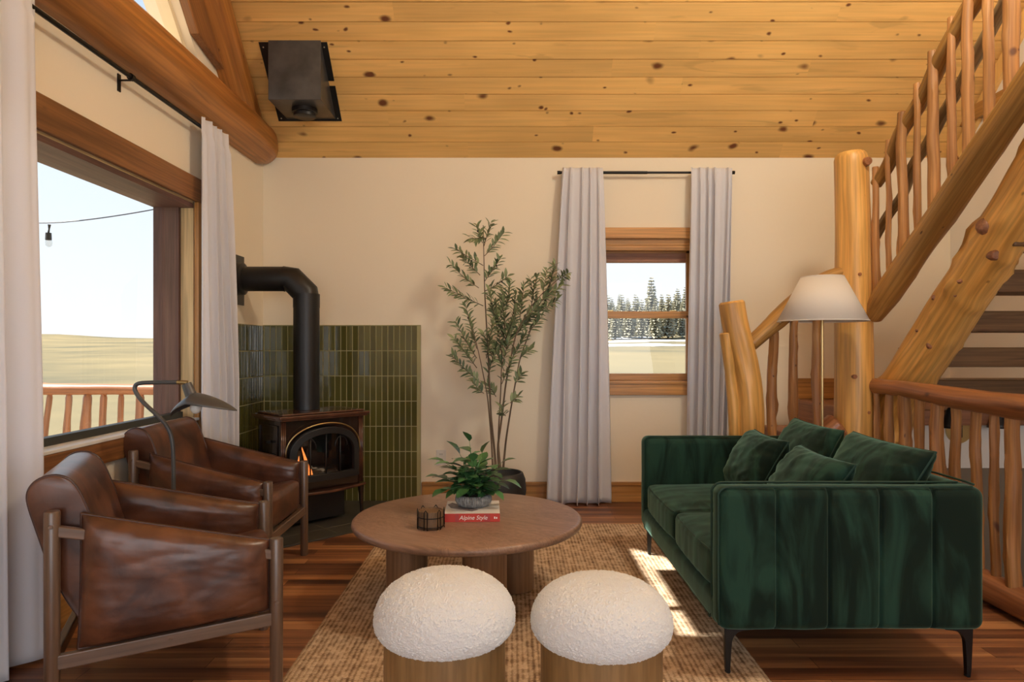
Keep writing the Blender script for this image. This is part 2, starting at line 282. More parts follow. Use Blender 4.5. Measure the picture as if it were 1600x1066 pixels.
# ================================================================= mesh builder
def P(px, py, Y): return Vector(((px - 800) * Y / 1067, Y, 1.2 - (py - 543) * Y / 1067))
class B:
    def __init__(s): s.bm = bmesh.new(); s.lc = s.bm.verts.layers.float_vector.new('lc'); s.off = Vector((0, 0, 0)); s.new()
    def new(s): s.off = Vector((random.uniform(0, 40), random.uniform(0, 40), random.uniform(0, 40)))
    def v(s, co, lc=None):
        v = s.bm.verts.new(co); v[s.lc] = (Vector(lc) if lc is not None else Vector(co)) + s.off; return v
    def f(s, vs):
        try: return s.bm.faces.new(vs)
        except ValueError: return None
    def box(s, a, b, axis=None, fresh=True):
        if fresh: s.new()
        a = Vector(a); b = Vector(b); d = b - a
        ax = axis if axis is not None else max(range(3), key=lambda i: d[i])
        o = [i for i in range(3) if i != ax] + [ax]
        vs = []
        for k in range(8):
            co = Vector((b.x if k & 1 else a.x, b.y if k & 2 else a.y, b.z if k & 4 else a.z)); r = co - a
            vs.append(s.v(co, (r[o[0]], r[o[1]], r[o[2]])))
        for q in ((0, 2, 3, 1), (4, 5, 7, 6), (0, 1, 5, 4), (2, 6, 7, 3), (0, 4, 6, 2), (1, 3, 7, 5)): s.f([vs[i] for i in q])
        return vs
    def obox(s, p, q, wd, ht, up=(0, 0, 1)):
        """box beam from p to q, width wd (sideways), height ht (along up)"""
        s.new(); p = Vector(p); q = Vector(q); d = (q - p); L = d.length; d.normalize(); up = Vector(up); sd = d.cross(up).normalized(); u = sd.cross(d).normalized()
        vs = []
        for t in (0, L):
            for a, c in ((-1, -1), (1, -1), (1, 1), (-1, 1)):
                vs.append(s.v(p + d * t + sd * (a * wd / 2) + u * (c * ht / 2), (a * wd / 2, c * ht / 2, t)))
        for q4 in ((0, 1, 2, 3), (7, 6, 5, 4), (0, 4, 5, 1), (1, 5, 6, 2), (2, 6, 7, 3), (3, 7, 4, 0)): s.f([vs[i] for i in q4])
    def tube(s, pts, rad, n=12, caps=True, amp=0, freq=6, seed=0, lump=0):
        s.new(); pts = [Vector(p) for p in pts]
        rad = rad if isinstance(rad, (list, tuple)) else [rad] * len(pts)
        rings = []; L = 0; ref = None
        for i, p in enumerate(pts):
            d = (pts[min(i + 1, len(pts) - 1)] - pts[max(i - 1, 0)]).normalized()
            if ref is None: ref = Vector((0, 0, 1)) if abs(d.z) < .9 else Vector((0, 1, 0))
            a = d.cross(ref).normalized(); c = a.cross(d).normalized(); ref = c
            if i: L += (p - pts[i - 1]).length
            ring = []
            for k in range(n):
                t = 2 * PI * k / n; rr = rad[i]; u = a * math.cos(t) + c * math.sin(t)
                if amp: rr *= 1 + amp * noise.noise(Vector((math.cos(t) * 1.3 + seed * 9.1, math.sin(t) * 1.3 + seed * 3.7, L * freq)))
                if lump: rr *= 1 + lump * max(0, noise.noise(Vector((math.cos(t) * 1.6 + seed * 5.1, math.sin(t) * 1.6, L * 9 + seed))) - .28) * 2.2
                ring.append(s.v(p + u * rr, (math.cos(t) * rad[i], math.sin(t) * rad[i], L)))
            rings.append(ring)
        for i in range(len(rings) - 1):
            for k in range(n):
                s.f([rings[i][k], rings[i][(k + 1) % n], rings[i + 1][(k + 1) % n], rings[i + 1][k]])
        if caps: s.f(rings[0][::-1]); s.f(rings[-1])
    def log(s, pts, rad, n=20, amp=.12, freq=4, seed=0, lump=0, wob=0, step=.04, endr=True):
        """resampled, wobbly natural log through control points"""
        pts = [Vector(p) for p in pts]; rad = rad if isinstance(rad, (list, tuple)) else [rad] * len(pts)
        out = []; orad = []; L = 0
        for i in range(len(pts) - 1):
            seg = (pts[i + 1] - pts[i]).length; k = max(1, int(seg / step))
            for j in range(k):
                t = j / k; t2 = t
                out.append(pts[i].lerp(pts[i + 1], t2)); orad.append(rad[i] + (rad[i + 1] - rad[i]) * t)
        out.append(pts[-1]); orad.append(rad[-1])
        # smooth
        for _ in range(6):
            out = [out[0]] + [(out[i - 1] + out[i] * 2 + out[i + 1]) / 4 for i in range(1, len(out) - 1)] + [out[-1]]
        if wob:
            out = [p + Vector((noise.noise(Vector((seed * 3.3, i * step * 4, 0))), noise.noise(Vector((seed * 3.3, i * step * 4, 7))), 0)) * wob for i, p in enumerate(out)]
        if endr:
            d0 = (out[1] - out[0]).normalized(); d1 = (out[-1] - out[-2]).normalized()
            out = [out[0] - d0 * 0.0] + [out[0] + d0 * orad[0] * .15] + out[1:-1] + [out[-1] - d1 * orad[-1] * .15] + [out[-1]]
            orad = [orad[0] * .86] + [orad[0]] + orad[1:-1] + [orad[-1]] + [orad[-1] * .86]
        s.tube(out, orad, n, True, amp, freq, seed, lump)
    def lathe(s, prof, c=(0, 0, 0), n=48, rib=0, ribn=0, cap=True):
        s.new(); c = Vector(c); rings = []; L = 0
        for i, (r, z) in enumerate(prof):
            ring = []
            for k in range(n):
                t = 2 * PI * k / n; rr = r * (1 + rib * (abs(math.sin(ribn * t / 2)) - .5)) if rib else r
                ring.append(s.v(c + Vector((math.cos(t) * rr, math.sin(t) * rr, z)), (math.cos(t) * rr, math.sin(t) * rr, z)))
            rings.append(ring)
        for i in range(len(rings) - 1):
            for k in range(n): s.f([rings[i][k], rings[i][(k + 1) % n], rings[i + 1][(k + 1) % n], rings[i + 1][k]])
        if cap:
            if prof[0][0] > 1e-5: s.f(rings[0][::-1])
            if prof[-1][0] > 1e-5: s.f(rings[-1])
    def prism(s, poly, a, b, plane='yz', axis=None):
        """extrude polygon; plane names the two coordinates of poly, a..b the third"""
        s.new(); put = {'yz': lambda p, t: Vector((t, p[0], p[1])), 'xz': lambda p, t: Vector((p[0], t, p[1])), 'xy': lambda p, t: Vector((p[0], p[1], t))}[plane]
        A = [s.v(put(p, a), s.lcx(put(p, a), axis)) for p in poly]; Bv = [s.v(put(p, b), s.lcx(put(p, b), axis)) for p in poly]
        s.f(A); s.f(Bv[::-1]); n = len(poly)
        for i in range(n): s.f([A[i], Bv[i], Bv[(i + 1) % n], A[(i + 1) % n]])
    def lcx(s, co, axis):
        if axis is None or axis == 2: return co
        return Vector((co[1], co[2], co[0])) if axis == 0 else Vector((co[0], co[2], co[1]))
    def ring(s, outer, inner, a, b, put):
        n = len(outer); s.new()
        vs = [[s.v(put(p, t)) for p in lst] for lst in (outer, inner) for t in (a, b)]
        oa, ob, ia, ib = vs
        for i in range(n):
            j = (i + 1) % n
            s.f([oa[i], oa[j], ia[j], ia[i]]); s.f([ob[j], ob[i], ib[i], ib[j]]); s.f([oa[j], oa[i], ob[i], ob[j]]); s.f([ia[i], ia[j], ib[j], ib[i]])
    def rbox(s, a, b, r, seg=.03, fn=None):
        """rounded box on a fine grid, fn(co, normal) -> co"""
        s.new(); a = Vector(a); b = Vector(b); d = b - a; cen = (a + b) / 2; h = d / 2; r = min(r, min(h) * .999)
        cuts = [max(2, int(d[i] / (seg[i] if isinstance(seg, tuple) else seg))) for i in range(3)]; cache = {}
        def coords(i):
            n = cuts[i]; base = [-h[i] + 2 * h[i] * k / n for k in range(n + 1)]
            ex = [-h[i] + r * q for q in (.15, .4, .7, 1)]; allc = sorted(set([round(x, 6) for x in base + ex + [-x for x in ex]]))
            return allc
        cs = [coords(i) for i in range(3)]
        def vert(p):
            k = (round(p[0], 5), round(p[1], 5), round(p[2], 5))
            if k in cache: return cache[k]
            p = Vector(p); inner = Vector([max(-h[i] + r, min(h[i] - r, p[i])) for i in range(3)]); dd = p - inner
            nn = dd.normalized() if dd.length > 1e-9 else Vector((0, 0, 1)); co = cen + inner + nn * r
            if fn: co = fn(co, nn)
            v = s.v(co); cache[k] = v; return v
        for ax in range(3):
            u, w_ = [(1, 2), (2, 0), (0, 1)][ax]
            for sg in (-1, 1):
                for i in range(len(cs[u]) - 1):
                    for j in range(len(cs[w_]) - 1):
                        q = []
                        for (ii, jj) in ((i, j), (i + 1, j), (i + 1, j + 1), (i, j + 1)):
                            p = [0, 0, 0]; p[ax] = sg * h[ax]; p[u] = cs[u][ii]; p[w_] = cs[w_][jj]; q.append(vert(p))
                        s.f(q if sg > 0 else q[::-1])
    def pad(s, c, nrm, T, n=26, pw=2.6, wr=0, seed=0, pinch=0, crease=0):
        """puffy cushion on quad c (4 corners, ccw), thickness T each side; returns boundary loop"""
        s.new(); c = [Vector(x) for x in c]; nrm = Vector(nrm).normalized(); top = {}; bot = {}; loop = {}
        cc = sum(c, Vector()) / 4
        for i in range(n + 1):
            for j in range(n + 1):
                # denser near the edges
                u = .5 - .5 * math.cos(PI * i / n); v = .5 - .5 * math.cos(PI * j / n)
                U = 2 * u - 1; V = 2 * v - 1
                p = (c[0] * (1 - u) + c[1] * u) * (1 - v) + (c[3] * (1 - u) + c[2] * u) * v
                if pinch: # edges pulled in between the corners
                    p = p + (cc - p) * (pinch * (abs(U) ** 3 * (1 - V * V) + abs(V) ** 3 * (1 - U * U)))
                t = ((1 - abs(U) ** pw) * (1 - abs(V) ** pw)) ** .42
                wv = 0
                if wr:
                    q = Vector((U * 1.2 + seed * 4, V * 3.2, seed)); wv = wr * (noise.noise(q * 1.1) + .5 * noise.noise(q * 3.1)); ed = max(abs(U), abs(V)); wv += wr * .9 * ed ** 3 * noise.noise(Vector((U * 9 + seed, V * 9, 3.3)))
                if crease:
                    q = Vector(((U + V) * .7, (U - V) * 1.7, seed * 1.7)); rd = 1 - abs(noise.noise(q)) * 2.2; wv += crease * (max(0, rd) ** 3 - .3)
                    if V > .4: wv += crease * .8 * (V - .4) * noise.noise(Vector((U * 14 + seed, V * 1.5, 2)))
                on = i in (0, n) or j in (0, n)
                if on:
                    vv = s.v(p); top[i, j] = bot[i, j] = vv; loop[i, j] = p
                else:
                    e0 = min(1, 8 * t); top[i, j] = s.v(p + nrm * (T * t + wv * e0)); bot[i, j] = s.v(p - nrm * (T * t - wv * e0 * .6))
        for i in range(n):
            for j in range(n):
                s.f([top[i, j], top[i + 1, j], top[i + 1, j + 1], top[i, j + 1]]); s.f([bot[i, j + 1], bot[i + 1, j + 1], bot[i + 1, j], bot[i, j]])
        lp = [loop[i, 0] for i in range(n)] + [loop[n, j] for j in range(n)] + [loop[i, n] for i in range(n, 0, -1)] + [loop[0, j] for j in range(n, 0, -1)]
        return lp
    def leaf(s, p, d, up, L, W, bend=.2):
        d = Vector(d).normalized(); up = Vector(up); sd = d.cross(up)
        if sd.length < 1e-4: sd = Vector((1, 0, 0))
        sd.normalize(); u = sd.cross(d).normalized(); s.new(); prev = None
        for t, wd in ((0, .06), (.25, .8), (.55, 1), (.8, .6), (1, .0)):
            c = Vector(p) + d * (L * t) - u * (bend * L * t * t)
            row = [s.v(c + sd * (-wd * W / 2) + u * (W * .12 * wd), (0, 0, t * L)), s.v(c, (0, 0, t * L)), s.v(c + sd * (wd * W / 2) + u * (W * .12 * wd), (0, 0, t * L))] if wd > 0 else [s.v(c, (0, 0, t * L))]
            if prev:
                if len(row) == 3: s.f([prev[0], prev[1], row[1], row[0]]); s.f([prev[1], prev[2], row[2], row[1]])
                else: s.f([prev[0], prev[1], row[0]]); s.f([prev[1], prev[2], row[0]])
            prev = row
    def build(s, name, mat, parent=None, smooth=False, bevel=0, label=None, origin=None, solid=0, recalc=True, sub=0):
        if recalc: bmesh.ops.recalc_face_normals(s.bm, faces=s.bm.faces[:])
        me = bpy.data.meshes.new(name)
        if origin is None and parent is None:
            xs = [v.co for v in s.bm.verts]; mn = Vector([min(c[i] for c in xs) for i in range(3)]); mx = Vector([max(c[i] for c in xs) for i in range(3)])
            origin = Vector(((mn.x + mx.x) / 2, (mn.y + mx.y) / 2, mn.z))
        org = Vector(origin) if origin is not None else Vector((0, 0, 0))
        if parent is None or origin is not None:
            for v in s.bm.verts: v.co -= org
        s.bm.to_mesh(me); s.bm.free()
        if smooth:
            for p in me.polygons: p.use_smooth = True
        me.materials.append(M[mat]); o = bpy.data.objects.new(name, me); C.objects.link(o); o.location = org
        if parent is not None:
            o.parent = parent
            if origin is None: pass
            if parent.get('_world'): # children authored in world coordinates
                w0 = parent.matrix_world_loc if False else Vector(parent['_world']); o.location = org - w0
        if solid: md = o.modifiers.new('solid', 'SOLIDIFY'); md.thickness = solid; md.offset = 0
        if bevel: md = o.modifiers.new('bevel', 'BEVEL'); md.width = bevel; md.segments = 2; md.limit_method = 'ANGLE'; md.angle_limit = R(40)
        if smooth and smooth != 'all':
            try: me.shade_smooth_by_angle = None
            except Exception: pass
        if smooth == 'angle':
            ed = me.edges; md = None
            me.set_sharp_from_angle(angle=R(40))
        if label: o['label'] = label
        return o
def tag(o, label=None, cat=None, group=None, kind=None):
    if label: o['label'] = label
    if cat: o['category'] = cat
    if group: o['group'] = group
    if kind: o['kind'] = kind
    return o
def thing(name, label, cat, loc=(0, 0, 0), rz=0, group=None, world=True):
    o = bpy.data.objects.new(name, None); o.empty_display_size = .1; C.objects.link(o); o.location = loc; o.rotation_euler = (0, 0, rz)
    if world: o['_world'] = tuple(loc)
    return tag(o, label, cat, group)
def struct(name, loc=(0, 0, 0)):
    o = bpy.data.objects.new(name, None); o.empty_display_size = .1; C.objects.link(o); o.location = loc; o['kind'] = 'structure'; o['_world'] = tuple(loc); return o
# ================================================================= room shell
XL, XR, YB, YF = -1.937, 3.41, 5.313, -2.91
HW = 2.674; RY, RZ = 1.2, 6.787
def roof(y): return HW + (YB - y) if y > RY else HW + (y - YF)
b = B(); b.box((XL - .2, YF - .2, -.12), (2.36, YB + .15, 0)); b.box((2.36, YF - .2, -.12), (XR + .2, .9, 0)); b.box((2.36, 4.5, -.12), (XR + .2, YB + .15, 0))
fl = b.build('floor', 'floor_wood', origin=(0, 0, 0)); fl['kind'] = 'structure'
# back wall with window opening
WX0, WX1, WZ0, WZ1 = .62, 1.43, .92, 2.045
b = B()
for a, c in (((XL, 0), (WX0, HW)), ((WX1, 0), (XR, HW)), ((WX0, 0), (WX1, WZ0)), ((WX0, WZ1), (WX1, HW))): b.box((a[0], YB, a[1]), (c[0], YB + .2, c[1] + (.04 if c[1] == HW else 0)))
o = b.build('wall_back', 'wall_paint', origin=(0, YB, 0)); o['kind'] = 'structure'
# left gable wall
LY0, LY1, LZ0, LZ1 = 1.6, 4.158, .77, 2.087
XO = XL - .21
b = B()
b.prism([(YF, 0), (LY0, 0), (LY0, roof(LY0)), (RY, RZ), (YF, HW)], XL, XO)
b.prism([(LY0, 0), (LY1, 0), (LY1, LZ0), (LY0, LZ0)], XL, XO)
b.prism([(LY1, 0), (YB, 0), (YB, LZ1), (LY1, LZ1)], XL, XO)
b.prism([(LY0, LZ1), (YB, LZ1), (YB, HW), (YB - .266, 2.94), (LY0, 2.94)], XL, XO)
b.prism([(LY0, 2.94), (2.7, 2.94), (2.7, 3.5), (LY0, 3.5)], XL, XO)
b.prism([(4.25, 2.94), (YB - .266, 2.94), (YB - .826, 3.5), (3.69, 3.5)], XL, XO)
b.prism([(LY0, 3.5), (YB - .826, 3.5), (LY0, roof(LY0))], XL, XO)
o = b.build('wall_left', 'wall_paint', origin=(XL, 2, 0)); o['kind'] = 'structure'
b = B(); b.prism([(YF, -2.4), (YB, -2.4), (YB, HW), (RY, RZ), (YF, HW)], XR, XR + .2)
o = b.build('wall_right', 'white_paint', origin=(XR, 2, 0)); o['kind'] = 'structure'
# front wall behind the camera with its tall glazing
b = B(); b.box((XL, YF, 0), (-1.2, YF - .2, HW)); b.box((3.0, YF, 0), (XR, YF - .2, HW)); b.box((-1.2, YF, 0), (3.0, YF - .2, .3)); b.box((-1.2, YF, 2.5), (3.0, YF - .2, HW))
o = b.build('wall_front', 'wall_paint', origin=(0, YF, 0)); o['kind'] = 'structure'
# ceiling: tongue-and-groove boards
def ceiling():
    b = B(); s45 = math.sqrt(.5); rnd = random.Random(3); t = .0; L = (YB - RY) / s45; first = True
    while t < L:
        pw = .135 if first else .1257; first = False; t1 = min(L, t + pw); x = XL - .02
        while x < XR:
            ln = rnd.uniform(1.0, 3.6); x1 = min(XR + .02, x + ln)
            b.new(); vs = []
            # face slightly chamfered at the joints
            for (xx, tt, dn) in ((x, t, .014), (x1, t, .014), (x1, t + .003, 0), (x, t + .003, 0), (x1, t1 - .003, 0), (x, t1 - .003, 0), (x1, t1, .014), (x, t1, .014)):
                y = YB - tt * s45 + dn * s45; z = HW + tt * s45 + dn * s45
                vs.append(b.v((xx, y, z), (tt - t, 0, xx)))
            b.f([vs[0], vs[1], vs[2], vs[3]]); b.f([vs[3], vs[2], vs[4], vs[5]]); b.f([vs[5], vs[4], vs[6], vs[7]])
            x = x1
        t = t1
    # backing, and the other slope behind the camera
    b.new(); q = [b.v((XL - .02, YB + .02, HW + .02)), b.v((XR + .02, YB + .02, HW + .02)), b.v((XR + .02, RY, RZ + .06)), b.v((XL - .02, RY, RZ + .06))]; b.f(q)
    q = [b.v((XL - .02, YF - .05, HW - .05), (0, 0, 0)), b.v((XR + .02, YF - .05, HW - .05), (0, 0, 5)), b.v((XR + .02, RY, RZ), (5, 0, 5)), b.v((XL - .02, RY, RZ), (5, 0, 0))]; b.f(q)
    o = b.build('ceiling', 'ceiling_pine', origin=(0, YB, HW), recalc=False); o['kind'] = 'structure'
ceiling()
# trims on the right gable
b = B(); b.new(); s2 = .707
b.prism([(YB - .02, HW - .02), (YB - .02, HW - .16), (RY + .1, RZ - .26), (RY + .1, RZ - .12)], XR - .03, XR)
o = b.build('trim_1', 'ceiling_pine'); o['kind'] = 'structure'
b = B(); b.box((XR - .05, 2.2, 2.86), (XR, YB - .02, 2.97)); o = b.build('trim_2', 'trim_pine', bevel=.006); o['kind'] = 'structure'
# baseboards
def baseb(name, boxes, mat='trim_pine'):
    b = B()
    for a, c in boxes: b.box(a, c)
    o = b.build(name, mat, bevel=.003); o['kind'] = 'structure'
baseb('baseboard_back', [((-.70, YB - .018, 0), (1.4, YB, .14)), ((-.70, YB - .026, .128), (1.4, YB, .155)), ((2.2, YB - .018, .80), (XR, YB, .94)), ((2.2, YB - .026, .93), (XR, YB, .96))])
baseb('baseboard_left', [((XL, YF, 0), (XL + .018, 3.96, .14)), ((XL, YF, .128), (XL + .026, 3.96, .155))])
# ---- left window
wn = struct('window_1', (XL, 2.9, LZ0))
b = B(); b.box((XL, LY0 - .13, LZ1), (XL + .028, LY1 + .13, LZ1 + .145)); b.build('head_casing', 'trim_dark', wn, bevel=.005)
b = B(); b.box((XL, LY1, .655), (XL + .028, LY1 + .13, LZ1)); b.build('side_casing', 'trim_pine', wn, bevel=.005)
b = B(); b.box((XL, LY0 - .13, .655), (XL + .028, LY0, LZ1)); b.build('side_casing', 'trim_pine', wn, bevel=.005)
b = B(); b.box((XL, LY0 - .13, .655), (XL + .03, LY1 + .002, LZ0 - .012)); b.build('apron', 'trim_dark', wn, bevel=.005)
b = B(); b.box((XL - .09, LY0, LZ1 - .012), (XL, LY1, LZ1)); b.box((XL - .075, LY1 - .012, LZ0), (XL, LY1, LZ1)); b.build('jamb_lining', 'trim_cream', wn)
b = B(); b.box((XO - .02, LY0, LZ1 - .04), (XL - .0, LY1, LZ1 - .0125)); b.build('head_lining', 'trim_mauve', wn)
b = B(); b.box((XO - .02, LY1 - .035, LZ0), (XL - .077, LY1, LZ1 - .04)); b.build('outer_jamb', 'trim_mauve', wn)
b = B(); b.box((XL - .075, LY0, LZ0 - .012), (XL + .034, LY1, LZ0 + .004)); b.build('sill', 'sash_white', wn, bevel=.003)
b = B(); b.box((XL - .105, LY0, LZ0 + .004), (XL - .062, LY1, LZ0 + .04)); b.build('gasket', 'gasket', wn)
b = B(); b.f([b.v((XL - .085, y, z)) for y, z in ((LY0, LZ0 + .03), (LY1 - .035, LZ0 + .03), (LY1 - .035, LZ1 - .04), (LY0, LZ1 - .04))]); b.build('pane', 'pane_glass', wn)
# ---- gable window
wn = struct('window_3', (XL, 3.3, 3.04))
def gframe(i): return [(2.7 + i, 2.94 + i), (4.25 - 2.41 * i, 2.94 + i), (3.69 - .41 * i, 3.5 - i), (2.7 + i, 3.5 - i)]
b = B(); b.ring(gframe(0), gframe(.035), XL - .05, XL - .12, lambda p, t: Vector((t, p[0], p[1]))); b.build('frame', 'cream_paint', wn)
b = B(); b.box((XL - .12, 2.99, 2.985), (XL - .05, 3.05, 3.455)); b.build('mullion', 'trim_cream', wn)
b = B(); b.box((XL - .12, 2.74, 3.205), (XL - .05, 3.56, 3.455)); b.build('sun_strip_block', 'cream_paint', wn)  # unseen panel, added to narrow the sun strip beside the sofa
b = B(); g = gframe(.03); vs = [b.v((XL - .1, p[0], p[1])) for p in g]; b.f(vs); b.build('pane', 'pane_glass', wn)
# ---- back window
wn = struct('window_2', ((WX0 + WX1) / 2, YB, WZ0))
b = B(); b.box((WX0 - .09, YB - .026, WZ1), (WX1 + .09, YB, WZ1 + .085)); b.build('head_casing', 'trim_pine', wn, bevel=.004)
for x in (WX0 - .09, WX1): b = B(); b.box((x, YB - .024, WZ0), (x + .09, YB, WZ1)); b.build('side_casing', 'trim_pine', wn, bevel=.004)
b = B(); b.box((WX0 - .09, YB - .026, WZ0 - .09), (WX1 + .09, YB, WZ0)); b.build('apron', 'trim_pine', wn, bevel=.004)
b = B(); b.box((WX0, YB - .034, WZ0 - .004), (WX1, YB + .2, WZ0 + .02)); b.box((WX0, YB, WZ1 - .05), (WX1, YB + .06, WZ1)); b.box((WX0, YB, WZ1 - .09), (WX1, YB + .03, WZ1 - .05)) ; b.build('jamb_lining', 'trim_pine', wn, bevel=.003)
b = B(); b.box((WX0, YB, WZ0 + .02), (WX0 + .02, YB + .2, WZ1)); b.box((WX1 - .02, YB, WZ0 + .02), (WX1, YB + .2, WZ1)); b.build('jamb_lining', 'trim_pine', wn)
zm = 1.2 + (543 - 492) * YB / 1067
b = B(); b.box((WX0, YB + .1, WZ1 - .17), (WX1, YB + .16, WZ1 - .09)); b.build('blind', 'riser_pink', wn, bevel=.004)
s_ = B(); s_.box((WX0 + .02, YB + .05, WZ0 + .02), (WX1 - .02, YB + .09, WZ0 + .075)); s_.box((WX0 + .02, YB + .05, zm - .025), (WX1 - .02, YB + .09, zm + .03)); s_.box((WX0 + .02, YB + .05, WZ0 + .02), (WX0 + .06, YB + .09, zm)); s_.box((WX1 - .06, YB + .05, WZ0 + .02), (WX1 - .02, YB + .09, zm))
lower = s_.build('lower_sash', 'trim_pine', wn, bevel=.004)
b = B(); b.f([b.v((x, YB + .07, z)) for x, z in ((WX0 + .05, WZ0 + .06), (WX1 - .05, WZ0 + .06), (WX1 - .05, zm - .01), (WX0 + .05, zm - .01))]); b.build('pane', 'pane_glass', wn)
b = B(); b.box((WX0 + .02, YB + .095, zm - .02), (WX0 + .05, YB + .125, WZ1 - .05)); b.box((WX1 - .05, YB + .095, zm - .02), (WX1 - .02, YB + .125, WZ1 - .05)); b.box((WX0 + .02, YB + .095, WZ1 - .1), (WX1 - .02, YB + .125, WZ1 - .05)); b.build('upper_sash', 'trim_pine', wn, bevel=.003)
b = B(); b.f([b.v((x, YB + .11, z)) for x, z in ((WX0 + .04, zm), (WX1 - .04, zm), (WX1 - .04, WZ1 - .08), (WX0 + .04, WZ1 - .08))]); b.build('pane', 'pane_glass', wn)
for x in (WX0 + .15, WX1 - .16): b = B(); b.box((x - .025, YB + .055, zm + .03), (x + .025, YB + .085, zm + .038)); b.build('sash_lock', 'brass', wn, bevel=.002)
# ---- log plate beam, rake log, rake board
b = B(); b.log([(-1.93, 5.30, 2.745), (-1.93, 5.15, 2.75), (-1.93, 4.85, 2.752), (-1.935, 3, 2.752), (-1.93, 1, 2.75), (-1.93, YF, 2.75)], [.12, .155, .163, .164, .168, .17], n=40, amp=.05, freq=1.6, seed=4, step=.06, endr=False)
tag(b.build('log_beam', 'log_amber', smooth='angle'), 'thick amber log beam running along the left wall above the curtain rod', 'beam')
b = B(); b.log([(-1.965, 4.98, 2.75), (-1.965, 3.0, 4.72), (-1.965, 1.4, 6.32)], [.17, .165, .16], n=32, amp=.05, freq=1.5, seed=8, step=.08)
tag(b.build('rafter_log', 'log_amber', smooth='angle'), 'amber log rafter sloping up along the pine ceiling in the left corner', 'beam')
def pr(y, d): return (y - d * .707, roof(y) - d * .707)
b = B(); b.prism([pr(4.85, .38), pr(1.6, .38), pr(1.6, .64), pr(4.45, .64)], XL, XL + .05)
b2 = B(); q = [pr(4.72, .36), pr(1.6, .36), pr(1.6, .57), pr(4.50, .57)]
b.bm.free(); b2.new()
va = []; 
for t in (XL, XL + .06):
    for p in q: va.append(b2.v((t, p[0], p[1]), ((p[0] + p[1]) * .707, t, (p[1] - p[0]) * .707)))
for f4 in ((0, 1, 2, 3), (7, 6, 5, 4), (0, 4, 5, 1), (1, 5, 6, 2), (2, 6, 7, 3), (3, 7, 4, 0)): b2.f([va[i] for i in f4])
tag(b2.build('rake_board', 'trim_dark', bevel=.01), 'reddish sloping timber between the log rafter and the gable window', 'board')
# ---- green tile surround
def tiles():
    b = B(); rows, pr_, pc = 7, .1957, .0457; H = 1.2 + (543 - 509) * YB / 1067
    r = random.Random(11)
    def panel(put, width):
        n = int(width / pc + .5)
        for i in range(n):
            for j in range(rows):
                x0 = i * pc + .0018; x1 = (i + 1) * pc - .0018; z1 = H - j * pr_ - .0018; z0 = max(.004, H - (j + 1) * pr_ + .0018)
                b.new(); tx = r.uniform(-.0007, .0007); tz = r.uniform(-.0009, .0009); e = .002; d = .010
                base = [(x0, z0), (x1, z0), (x1, z1), (x0, z1)]; top = [(x0 + e, z0 + e), (x1 - e, z0 + e), (x1 - e, z1 - e), (x0 + e, z1 - e)]
                offs = [d + tx * a + tz * c for a, c in ((-1, -1), (1, -1), (1, 1), (-1, 1))]
                V0 = [b.v(put(p[0], p[1], .004), (0, 0, 0)) for p in base]; V1 = [b.v(put(p[0], p[1], o_), (0, 0, 0)) for p, o_ in zip(top, offs)]
                b.f(V1)
                for k in range(4): b.f([V0[k], V0[(k + 1) % 4], V1[(k + 1) % 4], V1[k]])
    t = thing('tile_surround', 'green vertical tile surround in the corner behind the black stove', 'tiles', (XL, YB, 0))
    panel(lambda x, z, d: Vector((XL + .012 + x, YB - d, z)), 1.21)
    panel(lambda y, z, d: Vector((XL + d, YB - .012 - y, z)), 1.05)
    b.build('tiles', 'tile_green', t)
    g = B(); g.box((XL, YB - .0065, 0), (XL + 1.228, YB, H)); g.box((XL, YB - 1.075, 0), (XL + .0065, YB, H)); g.box((XL + 1.222, YB - .012, 0), (XL + 1.228, YB, H)); g.box((XL, YB - .012, H), (XL + 1.228, YB, H + .005))
    g.build('grout', 'grout', t)
tiles()
# hearth pad
HP = [(XL + .014, YB - .014), (-.705, YB - .014), (-.705, 4.74), (-1.475, 3.965), (XL + .03, 3.965)]
t = thing('hearth_pad', 'dark slate hearth pad with a cut corner under the stove', 'hearth', (-1.3, 4.6, 0))
b = B(); b.prism(HP, 0.0, .010, 'xy'); b.build('slate_slab', 'slate', t, bevel=.002)
b = B()
for k in range(1, 4):
    c = 9.215 - 3.5 * 0 ; 
b.obox((-1.62, 4.09, .0102), (-.83, 4.88, .0102), .006, .001); b.obox((-1.83, 4.30, .0102), (-1.2, 4.93, .0102), .006, .001)
b.obox((-1.1, 4.36, .0102), (-1.6, 4.86, .0102), .006, .001); b.obox((-.9, 4.56, .0102), (-1.3, 4.96, .0102), .006, .001)
b.build('grout_line', 'slate_grout', t)
# wall outlet
ol = thing('wall_outlet', 'white electrical outlet on the back wall beside the green tiles', 'outlet', (-.553, YB, .34))
p = P(689.5, 715, YB)
b = B(); b.box((p.x - .038, YB - .007, p.z - .06), (p.x + .038, YB, p.z + .06)); b.build('cover_plate', 'outlet_white', ol, bevel=.003)
for dz in (-.026, .026):
    b = B(); b.box((p.x - .017, YB - .010, p.z + dz - .016), (p.x + .017, YB - .006, p.z + dz + .016)); s1 = b.build('socket', 'outlet_white', ol, bevel=.004)
    b = B()
    for dx in (-.007, .007): b.box((p.x + dx - .0015, YB - .0108, p.z + dz - .006), (p.x + dx + .0015, YB - .0098, p.z + dz + .006))
    b.build('slot', 'socket_dark', ol)
